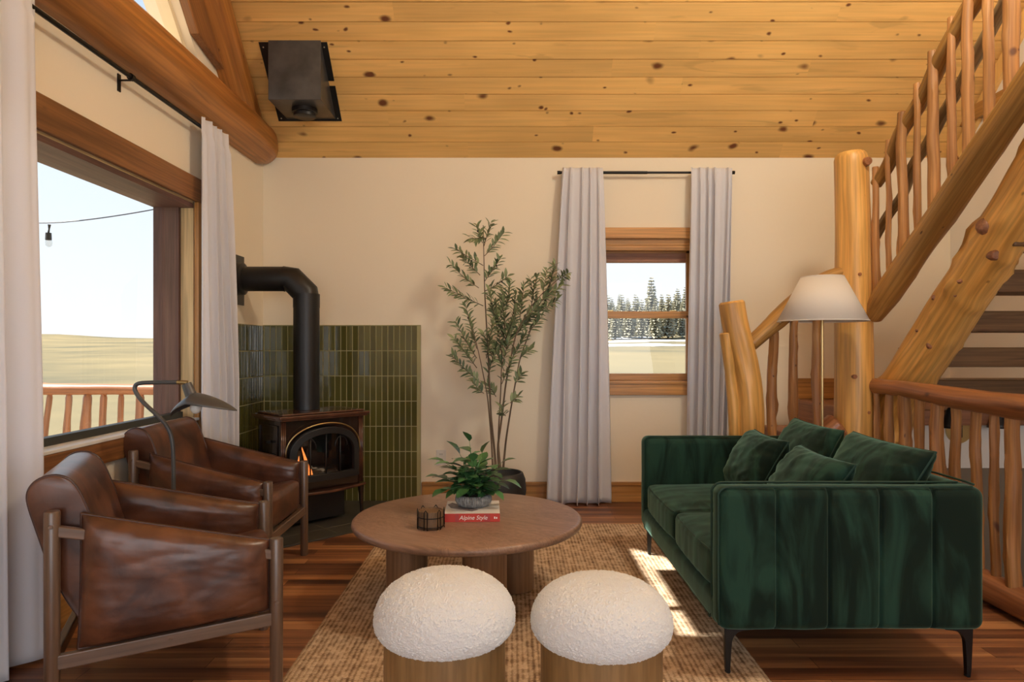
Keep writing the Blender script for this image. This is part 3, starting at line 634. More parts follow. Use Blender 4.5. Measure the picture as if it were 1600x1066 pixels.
# ================================================================= curtains
def curtain(name, label, T0, T1, B0, B1, nrm, nf, ztop, zbot, at, ab, seed, flare=1.0, group='linen curtains', nu=150, nv=60):
    b = B(); b.new(); T0, T1, B0, B1 = map(Vector, (T0, T1, B0, B1)); nrm = Vector(nrm); g = []
    for i in range(nu + 1):
        u = i / nu; row = []
        for j in range(nv + 1):
            v = j / nv; s = v ** flare
            p = T0.lerp(T1, u).lerp(B0.lerp(B1, u), s)
            ph = u * nf + .75 * noise.noise(Vector((u * 2.6, v * .5, seed)))
            amp = at + (ab - at) * min(1, v * 1.6)
            if v < .035: amp *= .75
            am_ = .55 + .9 * abs(noise.noise(Vector((u * nf * .55, v * .7, seed + 9)))); wv = math.sin(2 * PI * ph) * am_ + .25 * math.sin(4 * PI * ph + 1 + seed)
            wv += .5 * noise.noise(Vector((u * nf * .9, v * .9, seed + 5)))
            q = p + nrm * (amp * wv + amp * .9)
            along = (T1 - T0).normalized(); q += along * (amp * .35 * math.cos(2 * PI * ph) * (1 if 0 < i < nu else .3))
            hem = .012 * noise.noise(Vector((u * 8, seed, 0)))
            row.append(b.v((q.x, q.y, ztop + (zbot + hem - ztop) * v), (u, v, 0)))
        g.append(row)
    for i in range(nu):
        for j in range(nv): b.f([g[i][j], g[i + 1][j], g[i + 1][j + 1], g[i][j + 1]])
    o = b.build(name, 'linen', smooth=True, solid=.003, recalc=False)
    return tag(o, label, 'curtain', group)
XC = XL + .075
curtain('curtain', 'pale linen curtain at the far left edge of the photo, nearest the camera', (XC, 1.75, 0), (XC, 2.67, 0), (XC, 1.75, 0), (XC, 2.69, 0), (1, 0, 0), 6, 2.58, .015, .03, .045, 1)
curtain('curtain', 'pale linen curtain between the big left window and the stove pipe', (XC, 4.06, 0), (XC, 4.43, 0), (XC, 4.02, 0), (XC, 4.60, 0), (1, 0, 0), 4.6, 2.575, .015, .022, .045, 2.3)
YC = YB - .075
curtain('curtain', 'pale linen curtain left of the small back window, behind the olive tree', (.385, YC, 0), (.695, YC, 0), (.27, YC, 0), (.745, YC, 0), (0, -1, 0), 5, 2.575, .01, .024, .055, 3.1, flare=.8)
curtain('curtain', 'pale linen curtain right of the small back window, behind the green sofa', (1.365, YC, 0), (1.685, YC, 0), (1.335, YC, 0), (1.60, YC, 0), (0, -1, 0), 5, 2.575, .01, .026, .05, 4.4)
t = thing('curtain_rod', 'long black curtain rod with bracket above the big left window', 'curtain rod', (XC, 3, 2.53))
b = B(); b.tube([(XC - .012, 1.2, 2.53), (XC - .012, 4.47, 2.53)], .011, 12); b.build('rod', 'rod_black', t, smooth='angle')
for y in (3.36,):
    b = B(); b.box((XL, y - .012, 2.46), (XL + .006, y + .012, 2.545)); b.tube([(XL, y, 2.515), (XC - .012, y, 2.515)], .005, 8); b.tube([(XC - .012, y - .012, 2.53), (XC - .012, y + .012, 2.53)], .017, 12); b.build('bracket', 'rod_black', t)
b = B(); b.tube([(XC - .012, 4.44, 2.53), (XC - .012, 4.475, 2.53)], .015, 12); b.build('finial', 'rod_black', t, smooth='angle')
t = thing('curtain_rod', 'short black curtain rod above the small back window', 'curtain rod', (1.04, YC, 2.53))
b = B(); b.tube([(.37, YC + .012, 2.545), (1.04, YC + .012, 2.545)], .0115, 12); b.tube([(1.04, YC + .012, 2.545), (1.70, YC + .012, 2.545)], .009, 12); b.build('rod', 'rod_black', t, smooth='angle')
for x in (.36, 1.70): b = B(); b.tube([(x - .012, YC + .012, 2.545), (x + .012, YC + .012, 2.545)], .014, 12); b.build('finial', 'rod_black', t, smooth='angle')
for x in (.40, 1.66): b = B(); b.tube([(x, YB, 2.535), (x, YC + .012, 2.535)], .005, 8); b.box((x - .01, YB - .005, 2.5), (x + .01, YB, 2.57)); b.build('bracket', 'rod_black', t)
# ================================================================= vent box on the ceiling
def vent():
    s = math.sqrt(.5); t = thing('ceiling_vent_box', 'black metal chimney support box on the sloping pine ceiling', 'vent', (-1.5, 4.9, 2.85))
    def cp(x, tt, d=0): return Vector((x, YB - tt * s - d * s, HW + tt * s - d * s))
    def plate(b, x0, x1, t0, t1, d=.005):
        b.new(); vs = [b.v(cp(x, tt, dd)) for dd in (0, d) for (x, tt) in ((x0, t0), (x1, t0), (x1, t1), (x0, t1))]
        for q in ((0, 1, 2, 3), (7, 6, 5, 4), (0, 4, 5, 1), (1, 5, 6, 2), (2, 6, 7, 3), (3, 7, 4, 0)): b.f([vs[i] for i in q])
    for (a, c) in ((.307, .575), (.612, .883)):
        b = B()
        plate(b, -1.74, -1.655, a, c); plate(b, -1.325, -1.27, a, c)
        if a < .5: plate(b, -1.655, -1.325, a, a + .06)
        else: plate(b, -1.655, -1.325, c - .06, c)
        b.build('flange', 'black_metal', t)
    b = B(); x0, x1, y0, zb = -1.672, -1.311, 4.68, 2.90; yc = YB - (zb - HW)
    b.prism([(y0, zb), (yc, zb), (y0, roof(y0) + .0)], x0, x1)
    b.build('box', 'vent_metal', t, bevel=.003)
    b = B(); cx, cy = -1.478, 4.87
    b.lathe([(0.088, 0), (.088, -.03), (.078, -.034), (.078, -.055), (.074, -.058), (0, -.06)], (cx, cy, zb), 40); b.build('collar', 'black_metal', t, smooth='angle')
    for (x, tt) in ((-1.715, .33), (-1.295, .33), (-1.715, .85), (-1.295, .85)):
        b = B(); p = cp(x, tt, .005); b.tube([p, cp(x, tt, .008)], .005, 10); b.build('screw', 'screw', t)
vent()
# ================================================================= stove
def stove():
    t = thing('gas_stove', 'dark brown enamel gas stove with arched glass door in the tiled corner', 'stove', (-1.383, 4.703, .0115), R(45), world=False)
    def put(p, y): return Vector((p[0], y, p[1]))
    # top: stacked mouldings
    b = B(); b.rbox((-.335, -.215, .725), (.335, .20, .745), .006, .1); b.rbox((-.322, -.203, .712), (.322, .19, .727), .005, .1); b.rbox((-.305, -.188, .745), (.305, .175, .758), .008, .1)
    b.build('top_plate', 'enamel_brown', t, smooth='angle')
    # body shell
    b = B(); b.box((-.295, -.14, .24), (-.275, .175, .712)); b.box((.275, -.14, .24), (.295, .175, .712)); b.box((-.275, .155, .24), (.275, .175, .712)); b.box((-.275, -.14, .24), (.275, .155, .26)); b.box((-.275, -.14, .69), (.275, .155, .712))
    for sx_ in (-1, 1):
        x = sx_ * .295; x2 = sx_ * .303
        for (z0, z1) in ((.27, .45), (.48, .68)):
            for (a, c) in (((-.11, z0), (.15, z0 + .012)), ((-.11, z1 - .012), (.15, z1)), ((-.11, z0), (-.098, z1)), ((.138, z0), (.15, z1))):
                b.box((min(x, x2), a[0], a[1]), (max(x, x2), c[0], c[1]))
    b.build('body', 'enamel_dark', t, bevel=.002)
    b = B(); b.box((-.27, .10, .26), (.27, .15, .69)); b.box((-.27, -.14, .261), (.27, .1, .275)); b.build('firebox', 'firebox', t)
    # front facade with arched hole
    n = 40
    def arch(hw, z0, zs, zt):
        pts = [(-hw, z0)] + [(-hw + 2 * hw * k / 8, z0) for k in range(1, 8)] + [(hw, z0)]
        for k in range(n + 1):
            a = PI * k / n; pts.append((hw * math.cos(a), zs + (zt - zs) * abs(math.sin(a)) ** .8))
        return pts
    A1 = arch(.262, .30, .46, .665)
    def rect(pts, x1, z0, z1):
        out = []
        for (x, z) in pts:
            cx, cz = 0, .47; dx, dz = x - cx, z - cz
            k = min(x1 / abs(dx) if abs(dx) > 1e-6 else 9, ((z1 - cz) if dz > 0 else (cz - z0)) / abs(dz) if abs(dz) > 1e-6 else 9)
            out.append((cx + dx * k, cz + dz * k))
        return out
    b = B(); b.ring(rect(A1, .297, .245, .712), A1, -.165, -.14, put)
    b.build('front_panel', 'enamel_dark', t)
    for sx_ in (-1, 1):
        b = B()
        for dx in (0, .012, .024): b.tube([(sx_ * (.300 - dx), -.168, .25), (sx_ * (.300 - dx), -.168, .71)], .006, 8)
        b.build('corner_moulding', 'enamel_brown', t, smooth=True)
    # bowed door frame
    A0 = arch(.258, .305, .46, .66); A2 = arch(.212, .35, .47, .615)
    def bow(p, y): return Vector((p[0], y - .045 * (1 - (p[0] / .27) ** 2), p[1]))
    b = B(); b.ring(A0, A2, -.19, -.155, bow); b.build('door_frame', 'stove_black', t, bevel=.003)
    A3 = arch(.275, .47, .475, .685); ap = [bow(p, -.175) for p in A3[9:]]
    b = B(); b.tube(ap, .005, 8); b.build('arch_trim', 'brass', t, smooth=True)
    b = B(); ix = [-.21 + .42 * k / 12 for k in range(13)]
    top = lambda x: .47 + (.615 - .47) * max(0, 1 - (x / .212) ** 2) ** .4
    for k in range(12):
        b.f([b.v(bow((ix[k], .35), -.165)), b.v(bow((ix[k + 1], .35), -.165)), b.v(bow((ix[k + 1], top(ix[k + 1])), -.165)), b.v(bow((ix[k], top(ix[k])), -.165))])
    b.build('door_glass', 'stove_glass', t, smooth=True)
    b = B()
    for x in (-.01, .10, -.12):
        p0 = bow((x, .35), -.172); p1 = bow((x, top(x)), -.172); b.tube([p0, p1], .005, 8)
    for sx_ in (-1, 1):
        b.tube([bow((sx_ * .12 + sx_ * .05 * math.cos(a) - .01, .52 + .07 * math.sin(a)), -.17) for a in [PI * k / 10 for k in range(11)]], .004, 8)
    b.build('door_tracery', 'stove_black', t, smooth=True)
    # flames and logs
    for (x, h, l_) in ((-.055, .25, .05), (-.115, .17, -.01), (-.145, .13, .03), (-.02, .1, .01)):
        b = B(); b.log([(x, -.03, .285), (x + l_ * .2, -.03, .285 + h * .4), (x + l_ * -.8, -.03, .285 + h)], [.014, .013, .001], n=10, amp=.1, step=.02, endr=False); b.build('flame', 'flame', t, smooth=True)
    b = B(); b.log([(-.2, .02, .30), (.18, -.02, .31)], .03, n=14, amp=.3, seed=2); b.log([(-.1, .05, .34), (.2, .04, .33)], .026, n=14, amp=.3, seed=5); b.build('ceramic_log', 'stove_black', t, smooth=True)
    for k in range(8): b = B(); b.lathe([(0, 0), (.008, .003), (0, .008)], (-.15 + .04 * k, -.09 + .01 * (k % 3), .276), 8); b.build('ember', 'ember', t)
    # ledge
    pts = [(-.33, .02), (-.33, -.17)] + [(-.33 + .66 * k / 20, -.17 - .075 * math.sin(PI * k / 20)) for k in range(1, 20)] + [(.33, -.17), (.33, .02)]
    b = B(); b.prism(pts, .222, .240, 'xy'); b.build('ledge', 'enamel_brown', t, bevel=.004)
    b = B(); b.box((-.2, -.10, .02), (.2, .12, .222)); b.build('burner_box', 'black_metal', t, bevel=.004)
    for (x, y) in ((-.30, -.15), (.30, -.15), (-.30, .15), (.30, .15)):
        b = B(); b.log([(x, y, .222), (x * 1.0, y, .16), (x * 1.01, y * 1.02, .06), (x * 1.03, y * 1.04, 0)], [.024, .016, .011, .015], n=10, amp=0, step=.02, endr=False); b.build('leg', 'enamel_dark', t, smooth='angle')
    b = B(); b.box((-.325, -.02, .56), (-.30, .0, .575)); b.build('knob', 'black_metal', t)
stove()
t = thing('stove_pipe', 'black elbowed stove pipe running from the stove into the left wall', 'stove pipe', (-1.43, 4.75, .76))
px_, py_ = -1.43, 4.75; zc = 1.2 + 107 * 4.75 / 1067
b = B(); b.tube([(px_, py_, .771), (px_, py_, zc - .19)], .0885, 40); b.build('vertical_pipe', 'black_metal', t, smooth='angle')
b = B(); b.tube([(px_, py_, zc - .20), (px_, py_, zc - .105), (px_ - .105 + .03, py_, zc - .0), (px_ - .2, py_, zc)][0:2] , .0905, 40)
e0 = Vector((px_, py_, zc - .105)); e1 = Vector((px_ - .03, py_, zc - .03)); e2 = Vector((px_ - .105, py_, zc))
b.tube([e0 - Vector((0, 0, .04)), e0, e2, e2 + Vector((-.05, 0, 0))], .089, 40, caps=True); b.build('elbow', 'black_metal', t, smooth='angle')
b = B(); b.tube([e2 + Vector((-.04, 0, 0)), (XL + .01, py_, zc)], .086, 40); b.build('horizontal_pipe', 'black_metal', t, smooth='angle')
b = B(); b.tube([(XL + .004, py_, zc), (XL + .07, py_, zc), (XL + .085, py_, zc)], [.118, .112, .09], 40); b.build('collar', 'black_metal', t, smooth='angle')
b = B(); b.box((XL, py_ - .175, zc - .175), (XL + .006, py_ + .175, zc + .175)); b.build('wall_plate', 'black_metal', t, bevel=.002)
# ================================================================= rug
def rug():
    b = B(); b.new(); x0, x1, y0, y1 = -.83, .93, 1.55, 4.62; nx, ny = 60, 110; g = []
    for i in range(nx + 1):
        row = []
        for j in range(ny + 1):
            u = i / nx; v = j / ny; x = x0 + (x1 - x0) * u; y = y0 + (y1 - y0) * v
            x += .008 * noise.noise(Vector((y * 3, 0, 1 if u < .5 else 5))) * (abs(2 * u - 1) ** 4); y += .006 * noise.noise(Vector((x * 4, 3, v)))
            # softly rounded corners
            z = .013 + .002 * noise.noise(Vector((x * 9, y * 9, 0)))
            if i in (0, nx) or j in (0, ny): z = .001
            row.append(b.v((x, y, z)))
        g.append(row)
    for i in range(nx):
        for j in range(ny): b.f([g[i][j], g[i + 1][j], g[i + 1][j + 1], g[i][j + 1]])
    vs = [b.v((x, y, .0005)) for x, y in ((x0, y0), (x1, y0), (x1, y1), (x0, y1))]; b.f(vs[::-1])
    tag(b.build('area_rug', 'jute', smooth=True, recalc=False, origin=(0, 0, 0)), 'woven brown jute rug under the coffee table', 'rug')
rug()
# ================================================================= coffee table and things on it
def table():
    cx, cy = -.21, 3.25; t = thing('coffee_table', 'round walnut coffee table with three thick column legs', 'table', (cx, cy, 0))
    b = B(); prof = [(0, .358), (.50, .358), (.527, .362), (.538, .370), (.542, .380), (.540, .390), (.533, .397), (.522, .400), (0, .400)]
    b.lathe(prof, (cx, cy, 0), 96)
    for v in b.bm.verts: # plank grain runs across the top
        x, y = v.co.x, v.co.y; a = R(58); v[b.lc] = Vector((x * math.cos(a) + y * math.sin(a) + 3, v.co.z + .15 * math.floor((x * math.cos(a) + y * math.sin(a)) / .12), -x * math.sin(a) + y * math.cos(a)))
    b.build('tabletop', 'walnut_top', t, smooth='angle')
    for (x, y) in ((-.50, 3.25), (-.12, 2.99), (.01, 3.37)):
        b = B(); b.lathe([(.094, .014), (.098, .018), (.098, .3575)], (x, y, 0), 48); b.build('leg', 'walnut_leg', t, smooth='angle')
table()
bk = thing('book', 'red and white picture book lying flat on the coffee table', 'book', (-.19, 3.26, .40), R(2), world=False)
b = B(); b.box((-.122, -.128, .003), (.128, .13, .034)); b.build('page_block', 'page_white', bk)
b = B(); b.box((-.125, -.132, 0), (.13, .132, .0035)); b.box((-.125, -.134, 0), (.13, -.129, .038)); b.build('spine', 'book_red', bk, bevel=.001)
b = B(); b.box((-.125, -.133, .034), (.13, .132, .038)); b.build('cover', 'page_white', bk, bevel=.001)
b = B()
b.prism([(-.10, .09), (.03, -.06), (-.0, -.09), (-.10, -.02), (-.12, .05)], .0380, .0384, 'xy'); b.build('cover_picture', 'book_grey', bk)
def lettering(txt, name, size, loc, rot, mat, parent, shear=0, extrude=.0004):
    cu = bpy.data.curves.new('lettering', 'FONT'); cu.body = txt; cu.size = size; cu.shear = shear; cu.extrude = extrude; cu.align_x = 'CENTER'; cu.align_y = 'CENTER'
    tmp = bpy.data.objects.new('tmp', cu); C.objects.link(tmp); bpy.context.view_layer.update()
    me = bpy.data.meshes.new_from_object(tmp.evaluated_get(bpy.context.evaluated_depsgraph_get())); bpy.data.objects.remove(tmp)
    me.materials.clear(); me.materials.append(M[mat]); me.name = name; o = bpy.data.objects.new(name, me); C.objects.link(o); o.parent = parent; o.location = loc; o.rotation_euler = rot
    return o
lettering('Alpine Style', 'title', .027, (.008, -.1345, .019), (R(90), 0, 0), 'ink_white', bk, .25)
for (x0, x1) in ((-.075, -.058), (.058, .085)):
    b = B(); b.box((x0, -.1346, .002), (x1, -.1338, .036)); b.build('spine_band', 'book_red_dark', bk)
b = B(); b.box((.103, -.1348, .014), (.109, -.134, .024)); b.box((.112, -.1348, .014), (.118, -.134, .022)); b.build('publisher_mark', 'ink_white', bk)
cd = thing('wooden_candle', 'small round dark wooden candle holder in a wire cage on the coffee table', 'candle', (-.36, 3.03, .40), 0, world=False)
b = B(); b.lathe([(.052, .004), (.056, .008), (.056, .078), (.050, .080), (.048, .074), (0, .074)], (0, 0, 0), 40); b.build('holder', 'candle_wood', cd, smooth='angle')
b = B()
for z in (.012, .052): b.tube([(math.cos(a) * .059, math.sin(a) * .059, z) for a in [2 * PI * k / 32 for k in range(33)]], .002, 6)
for k in range(6):
    a = 2 * PI * k / 6 + .25
    for da in (-.13, .13): c_, s_2 = math.cos(a + da) * .0595, math.sin(a + da) * .0595; b.tube([(c_, s_2, .0), (c_, s_2, .07), (c_ * 1.0, s_2 * 1.0, .078), (math.cos(a) * .0595, math.sin(a) * .0595, .088)], .0019, 6)
b.build('wire_cage', 'rod_black', cd, smooth=True)
def plantlet():
    t = thing('potted_plant', 'leafy green plant in a ribbed grey pot on the book', 'plant', (-.185, 3.285, .4385), 0, world=False)
    b = B(); b.lathe([(.055, 0), (.074, .008), (.084, .028), (.083, .045), (.076, .056), (.070, .056), (.068, .048), (0, .046)], (0, 0, 0), 168, rib=.11, ribn=42); b.build('pot', 'pot_grey', t, smooth=True)
    b = B(); b.lathe([(.066, .044), (.03, .056), (0, .058)], (0, 0, 0), 24); b.build('soil', 'soil', t, smooth=True)
    r = random.Random(21); st = B(); lf = B()
    tips = [(-.02, .31, .0), (-.10, .2, -.02), (-.16, .14, .0), (-.12, .09, -.06), (.04, .25, .02), (.13, .2, .02), (.15, .12, .0), (.09, .16, -.06), (-.04, .18, -.07), (.02, .12, -.09), (.10, .08, -.05), (-.07, .24, .05), (-.14, .2, .04), (.03, .19, .08), (-.03,.1,-.1), (.0,.22,-.03)]
    for (x, z, y) in tips:
        p0 = Vector((x * .15, y * .15, .05)); p2 = Vector((x, y, z)); p1 = p0.lerp(p2, .5) + Vector((-x * .15, -y * .15, .03))
        pts = [p0, p0.lerp(p1, .5), p1, p1.lerp(p2, .5) , p2]; st.tube(pts, [.003, .003, .0025, .002, .001], 6)
        d = (p2 - p1).normalized()
        for k in range(8):
            q = p0.lerp(p1, .5).lerp(p2, .12 * k) if k < 7 else p2; a = k * 2.4 + r.random(); side = Vector((math.cos(a), math.sin(a) * .9, r.uniform(-.15, .35)))
            dd = (d * .45 + side) if k < 7 else d + side * .3
            L = r.uniform(.06, .092); lf.leaf(q, dd, (0, 0, 1), L, L * .76, r.uniform(.1, .5))
    st.build('stems', 'plant_leaf', t, smooth=True); lf.build('leaves', 'plant_leaf', t, smooth=True, recalc=False)
plantlet()
# ================================================================= stools
def stool(x, y, label, src=None):
    if src:
        r = src.copy(); C.objects.link(r); r.location = (x, y, 0); r['label'] = label; r.rotation_euler.z = 1.1
        for ch in src.children: c = ch.copy(); C.objects.link(c); c.parent = r
        for c in r.children:
            if c.name.startswith('cushion'): c.scale.z = .965
        return r
    t = thing('stool', label, 'stool', (x, y, 0), 0, 'white boucle stools', world=False)
    b = B(); b.lathe([(.185, .013), (.192, .02), (.192, .29), (0, .29)], (0, 0, 0), 72); b.build('base', 'stool_wood', t, smooth='angle')
    b = B(); b.new(); n, m = 620, 230; g = []
    def prof(v):
        a = -PI / 2 + PI * v; ca, sa = max(0, math.cos(a)), math.sin(a)
        rr = .222 * ca ** (.62 if sa < 0 else .80); z = .345 + (.138 * abs(sa) ** 1.0 if sa > 0 else -.085 * abs(sa) ** .9)
        return rr, z
    for j in range(m + 1):
        rr, z = prof(j / m); row = []
        for i in range(n):
            a = 2 * PI * i / n; p = Vector((math.cos(a) * rr, math.sin(a) * rr, z)); q = p * 140
            d = .0036 * (abs(noise.noise(q)) * 1.6 + .5 * noise.noise(q * .4)); nn = (p - Vector((0, 0, .33))).normalized()
            row.append(b.v(p + nn * d))
        g.append(row)
    for j in range(m):
        for i in range(n): b.f([g[j][i], g[j][(i + 1) % n], g[j + 1][(i + 1) % n], g[j + 1][i]])
    b.build('cushion', 'boucle', t, smooth=True, recalc=False)
    return t
s0 = stool(-.213, 2.17, 'left one of the two round white boucle stools')
stool(.283, 2.17, 'right one of the two round white boucle stools', s0)
# ================================================================= sofa
SX0, SX1, SY0, SY1 = .742, 1.705, 2.45, 3.95
def sofa():
    t = thing('sofa', 'dark green velvet sofa with vertical channel seams and thin black legs', 'sofa', (1.22, 3.2, 0))
    seams = [.953, 1.14, 1.325, 1.516]
    def chan(co, nn):
        if nn.y < -.3 and co.y < SY0 + .03:
            g = sum(math.exp(-((co.x - s) / .0055) ** 2) for s in seams); edges = [SX0] + seams + [SX1]
            for k in range(5):
                if edges[k] <= co.x <= edges[k + 1]: u = (co.x - edges[k]) / (edges[k + 1] - edges[k]); co = co + Vector((0, -.006 * (4 * u * (1 - u)) ** .6, 0))
            co = co + Vector((0, .013 * g, 0))
        if nn.y > .3 and co.y > SY1 - .03:
            co = co + Vector((0, 0, 0))
        return co + nn * (.003 * noise.noise(co * 5))
    # near arm, far arm, back, base: one upholstered shell
    b = B()
    b.rbox((SX0, SY0, .178), (SX1, SY0 + .105, .695), .038, (.0045, .05, .03), chan)
    na = b.build('near_arm', 'velvet', t, smooth=True)
    b = B(); b.rbox((SX0, SY1 - .105, .178), (SX1, SY1, .695), .038, .04, lambda c, n_: c + n_ * (.003 * noise.noise(c * 5))); fa = b.build('far_arm', 'velvet', t, smooth=True)
    b = B(); b.rbox((SX1 - .085, SY0 + .06, .178), (SX1, SY1 - .06, .695), .038, .04, lambda c, n_: c + n_ * (.003 * noise.noise(c * 5))); b.build('backrest', 'velvet', t, smooth=True)
    b = B(); b.rbox((SX0, SY0 + .05, .178), (SX1 - .05, SY1 - .05, .29), .03, .05); b.build('base', 'velvet', t, smooth=True)
    def pip(pts, r=.0042, par=None): b = B(); b.tube(pts, r, 8); b.build('piping', 'velvet_piping', par or t, smooth=True)
    def armline(y, x0=SX0):
        pts = [(x0 + .004, y, .20)]
        pts += [(x0 + .002, y, z) for z in (.3, .4, .5, .6, .65)]
        for k in range(1, 7): a = PI / 2 * k / 6; pts.append((x0 + .04 - .04 * math.cos(a), y, .657 + .04 * math.sin(a)))
        pts += [(x, y, .698) for x in (.9, 1.1, 1.3, 1.5, 1.66)]
        return pts
    pip(armline(SY0 + .012), par=na); pip(armline(SY0 + .095), par=na); pip(armline(SY1 - .095), par=fa)
    pip([(SX0 + .004, SY0 + .095, .21), (SX0 + .002, SY0 + .12, .188), (SX0 + .009, SY0 + .16, .187), (SX0 + .009, SY1 - .16, .187), (SX0 + .002, SY1 - .12, .188), (SX0 + .004, SY1 - .095, .21)])
    pip([(1.69, SY0 + .05, .698), (1.697, SY0 + .1, .698), (1.697, SY1 - .1, .698), (1.69, SY1 - .05, .698)])
    # seat cushions
    for k, (ya, yb_) in enumerate(((SY0 + .108, 3.198), (3.202, SY1 - .108))):
        ym = (ya + yb_) / 2; hy = (yb_ - ya) / 2; 
        def fn(c, n_, ym=ym, hy=hy, k=k):
            u = (c.y - ym) / hy; w_ = (c.x - 1.17) / .42
            if n_.z > .3: c = c + Vector((0, 0, .028 * (1 - min(1, abs(u)) ** 2.5) * (1 - min(1, abs(w_)) ** 4) + .004 * noise.noise(Vector((c.x * 4, c.y * 22, k)))))
            if n_.x < -.3: c = c + Vector((-.018 * (1 - min(1, abs(u)) ** 4) + .005 * noise.noise(Vector((c.z * 3, c.y * 26, k))), 0, 0))
            return c
        b = B(); b.rbox((SX0 + .022, ya, .285), (SX1 - .09, yb_, .430), .03, .022, fn); cu = b.build('seat_cushion', 'velvet', t, smooth=True)
        zt = .426; b = B(); b.tube([(SX1 - .14, ya + .01, zt), (SX0 + .06, ya + .01, zt), (SX0 + .027, ya + .03, zt - .006)] + [(SX0 + .030 - .017 * (1 - abs((y - ym) / hy) ** 4), y, zt - .004) for y in [ya + .05 + (yb_ - ya - .1) * q / 10 for q in range(11)]] + [(SX0 + .027, yb_ - .03, zt - .006), (SX0 + .06, yb_ - .01, zt), (SX1 - .14, yb_ - .01, zt)], .0042, 8); b.build('piping', 'velvet_piping', cu, smooth=True)
    # legs: slim blades with a curved gusset
    for (x, y, sx_) in ((SX0 + .045, SY0 + .04, 1), (SX1 - .045, SY0 + .04, -1), (SX0 + .045, SY1 - .04, 1), (SX1 - .045, SY1 - .04, -1)):
        on_rug = x < .92; z0 = .015 if on_rug else 0.0
        pts = [(x - sx_ * .016, .180), (x - sx_ * .010, .03), (x - sx_ * .006, z0), (x + sx_ * .006, z0), (x + sx_ * .008, .06), (x + sx_ * .012, .12)]
        for k in range(1, 7): a = PI / 2 * k / 6; pts.append((x + sx_ * (.012 + .045 * (1 - math.cos(a))), .12 + .05 * math.sin(a)))
        pts.append((x + sx_ * .085, .173)); pts.append((x + sx_ * .085, .180))
        b = B(); b.prism(pts, y - .011, y + .011, 'xz'); b.lathe([(.008, 0), (.011, .003), (.011, .007), (.007, .01)], (x, y, z0), 14); b.build('leg', 'steel_leg', t, bevel=.002)
sofa()
def cushion(label, name, xb, xt, y0, y1, zb, zt, T, seed, wr=.006, pinch=.05, skew=0):
    b = B(); c = [(xb, y1, zb), (xb, y0, zb), (xt + skew, y0, zt), (xt, y1, zt + .004)]
    nrm = (Vector(c[1]) - Vector(c[0])).cross(Vector(c[3]) - Vector(c[0])).normalized()
    lp = b.pad(c, nrm, T, n=52, pw=2.8, wr=wr, seed=seed, pinch=pinch, crease=.006)
    org = Vector(((xb + xt) / 2, (y0 + y1) / 2, zb)); t = thing(name, label, 'cushion', org, 0, 'green velvet cushions on the sofa')
    cv = b.build('cover', 'velvet', t, smooth=True); p = B(); p.tube(lp + [lp[0]], .0042, 8, caps=False); p.build('piping', 'velvet_piping', cv, smooth=True)
cushion('large green velvet cushion leaning on the sofa back at its far end', 'back_cushion', 1.42, 1.585, 3.26, 3.82, .452, .80, .085, 1)
cushion('large green velvet cushion leaning on the sofa back beside the near arm', 'back_cushion', 1.42, 1.60, 2.60, 3.2, .452, .80, .09, 2, skew=.015)
cushion('small green throw pillow farthest from the camera, left of the other cushions', 'throw_pillow', 1.17, 1.33, 3.28, 3.74, .465, .745, .09, 3, pinch=.07)
cushion('small green throw pillow standing just behind the near arm of the sofa', 'throw_pillow', 1.15, 1.33, 2.64, 3.14, .462, .745, .09, 4, pinch=.08)
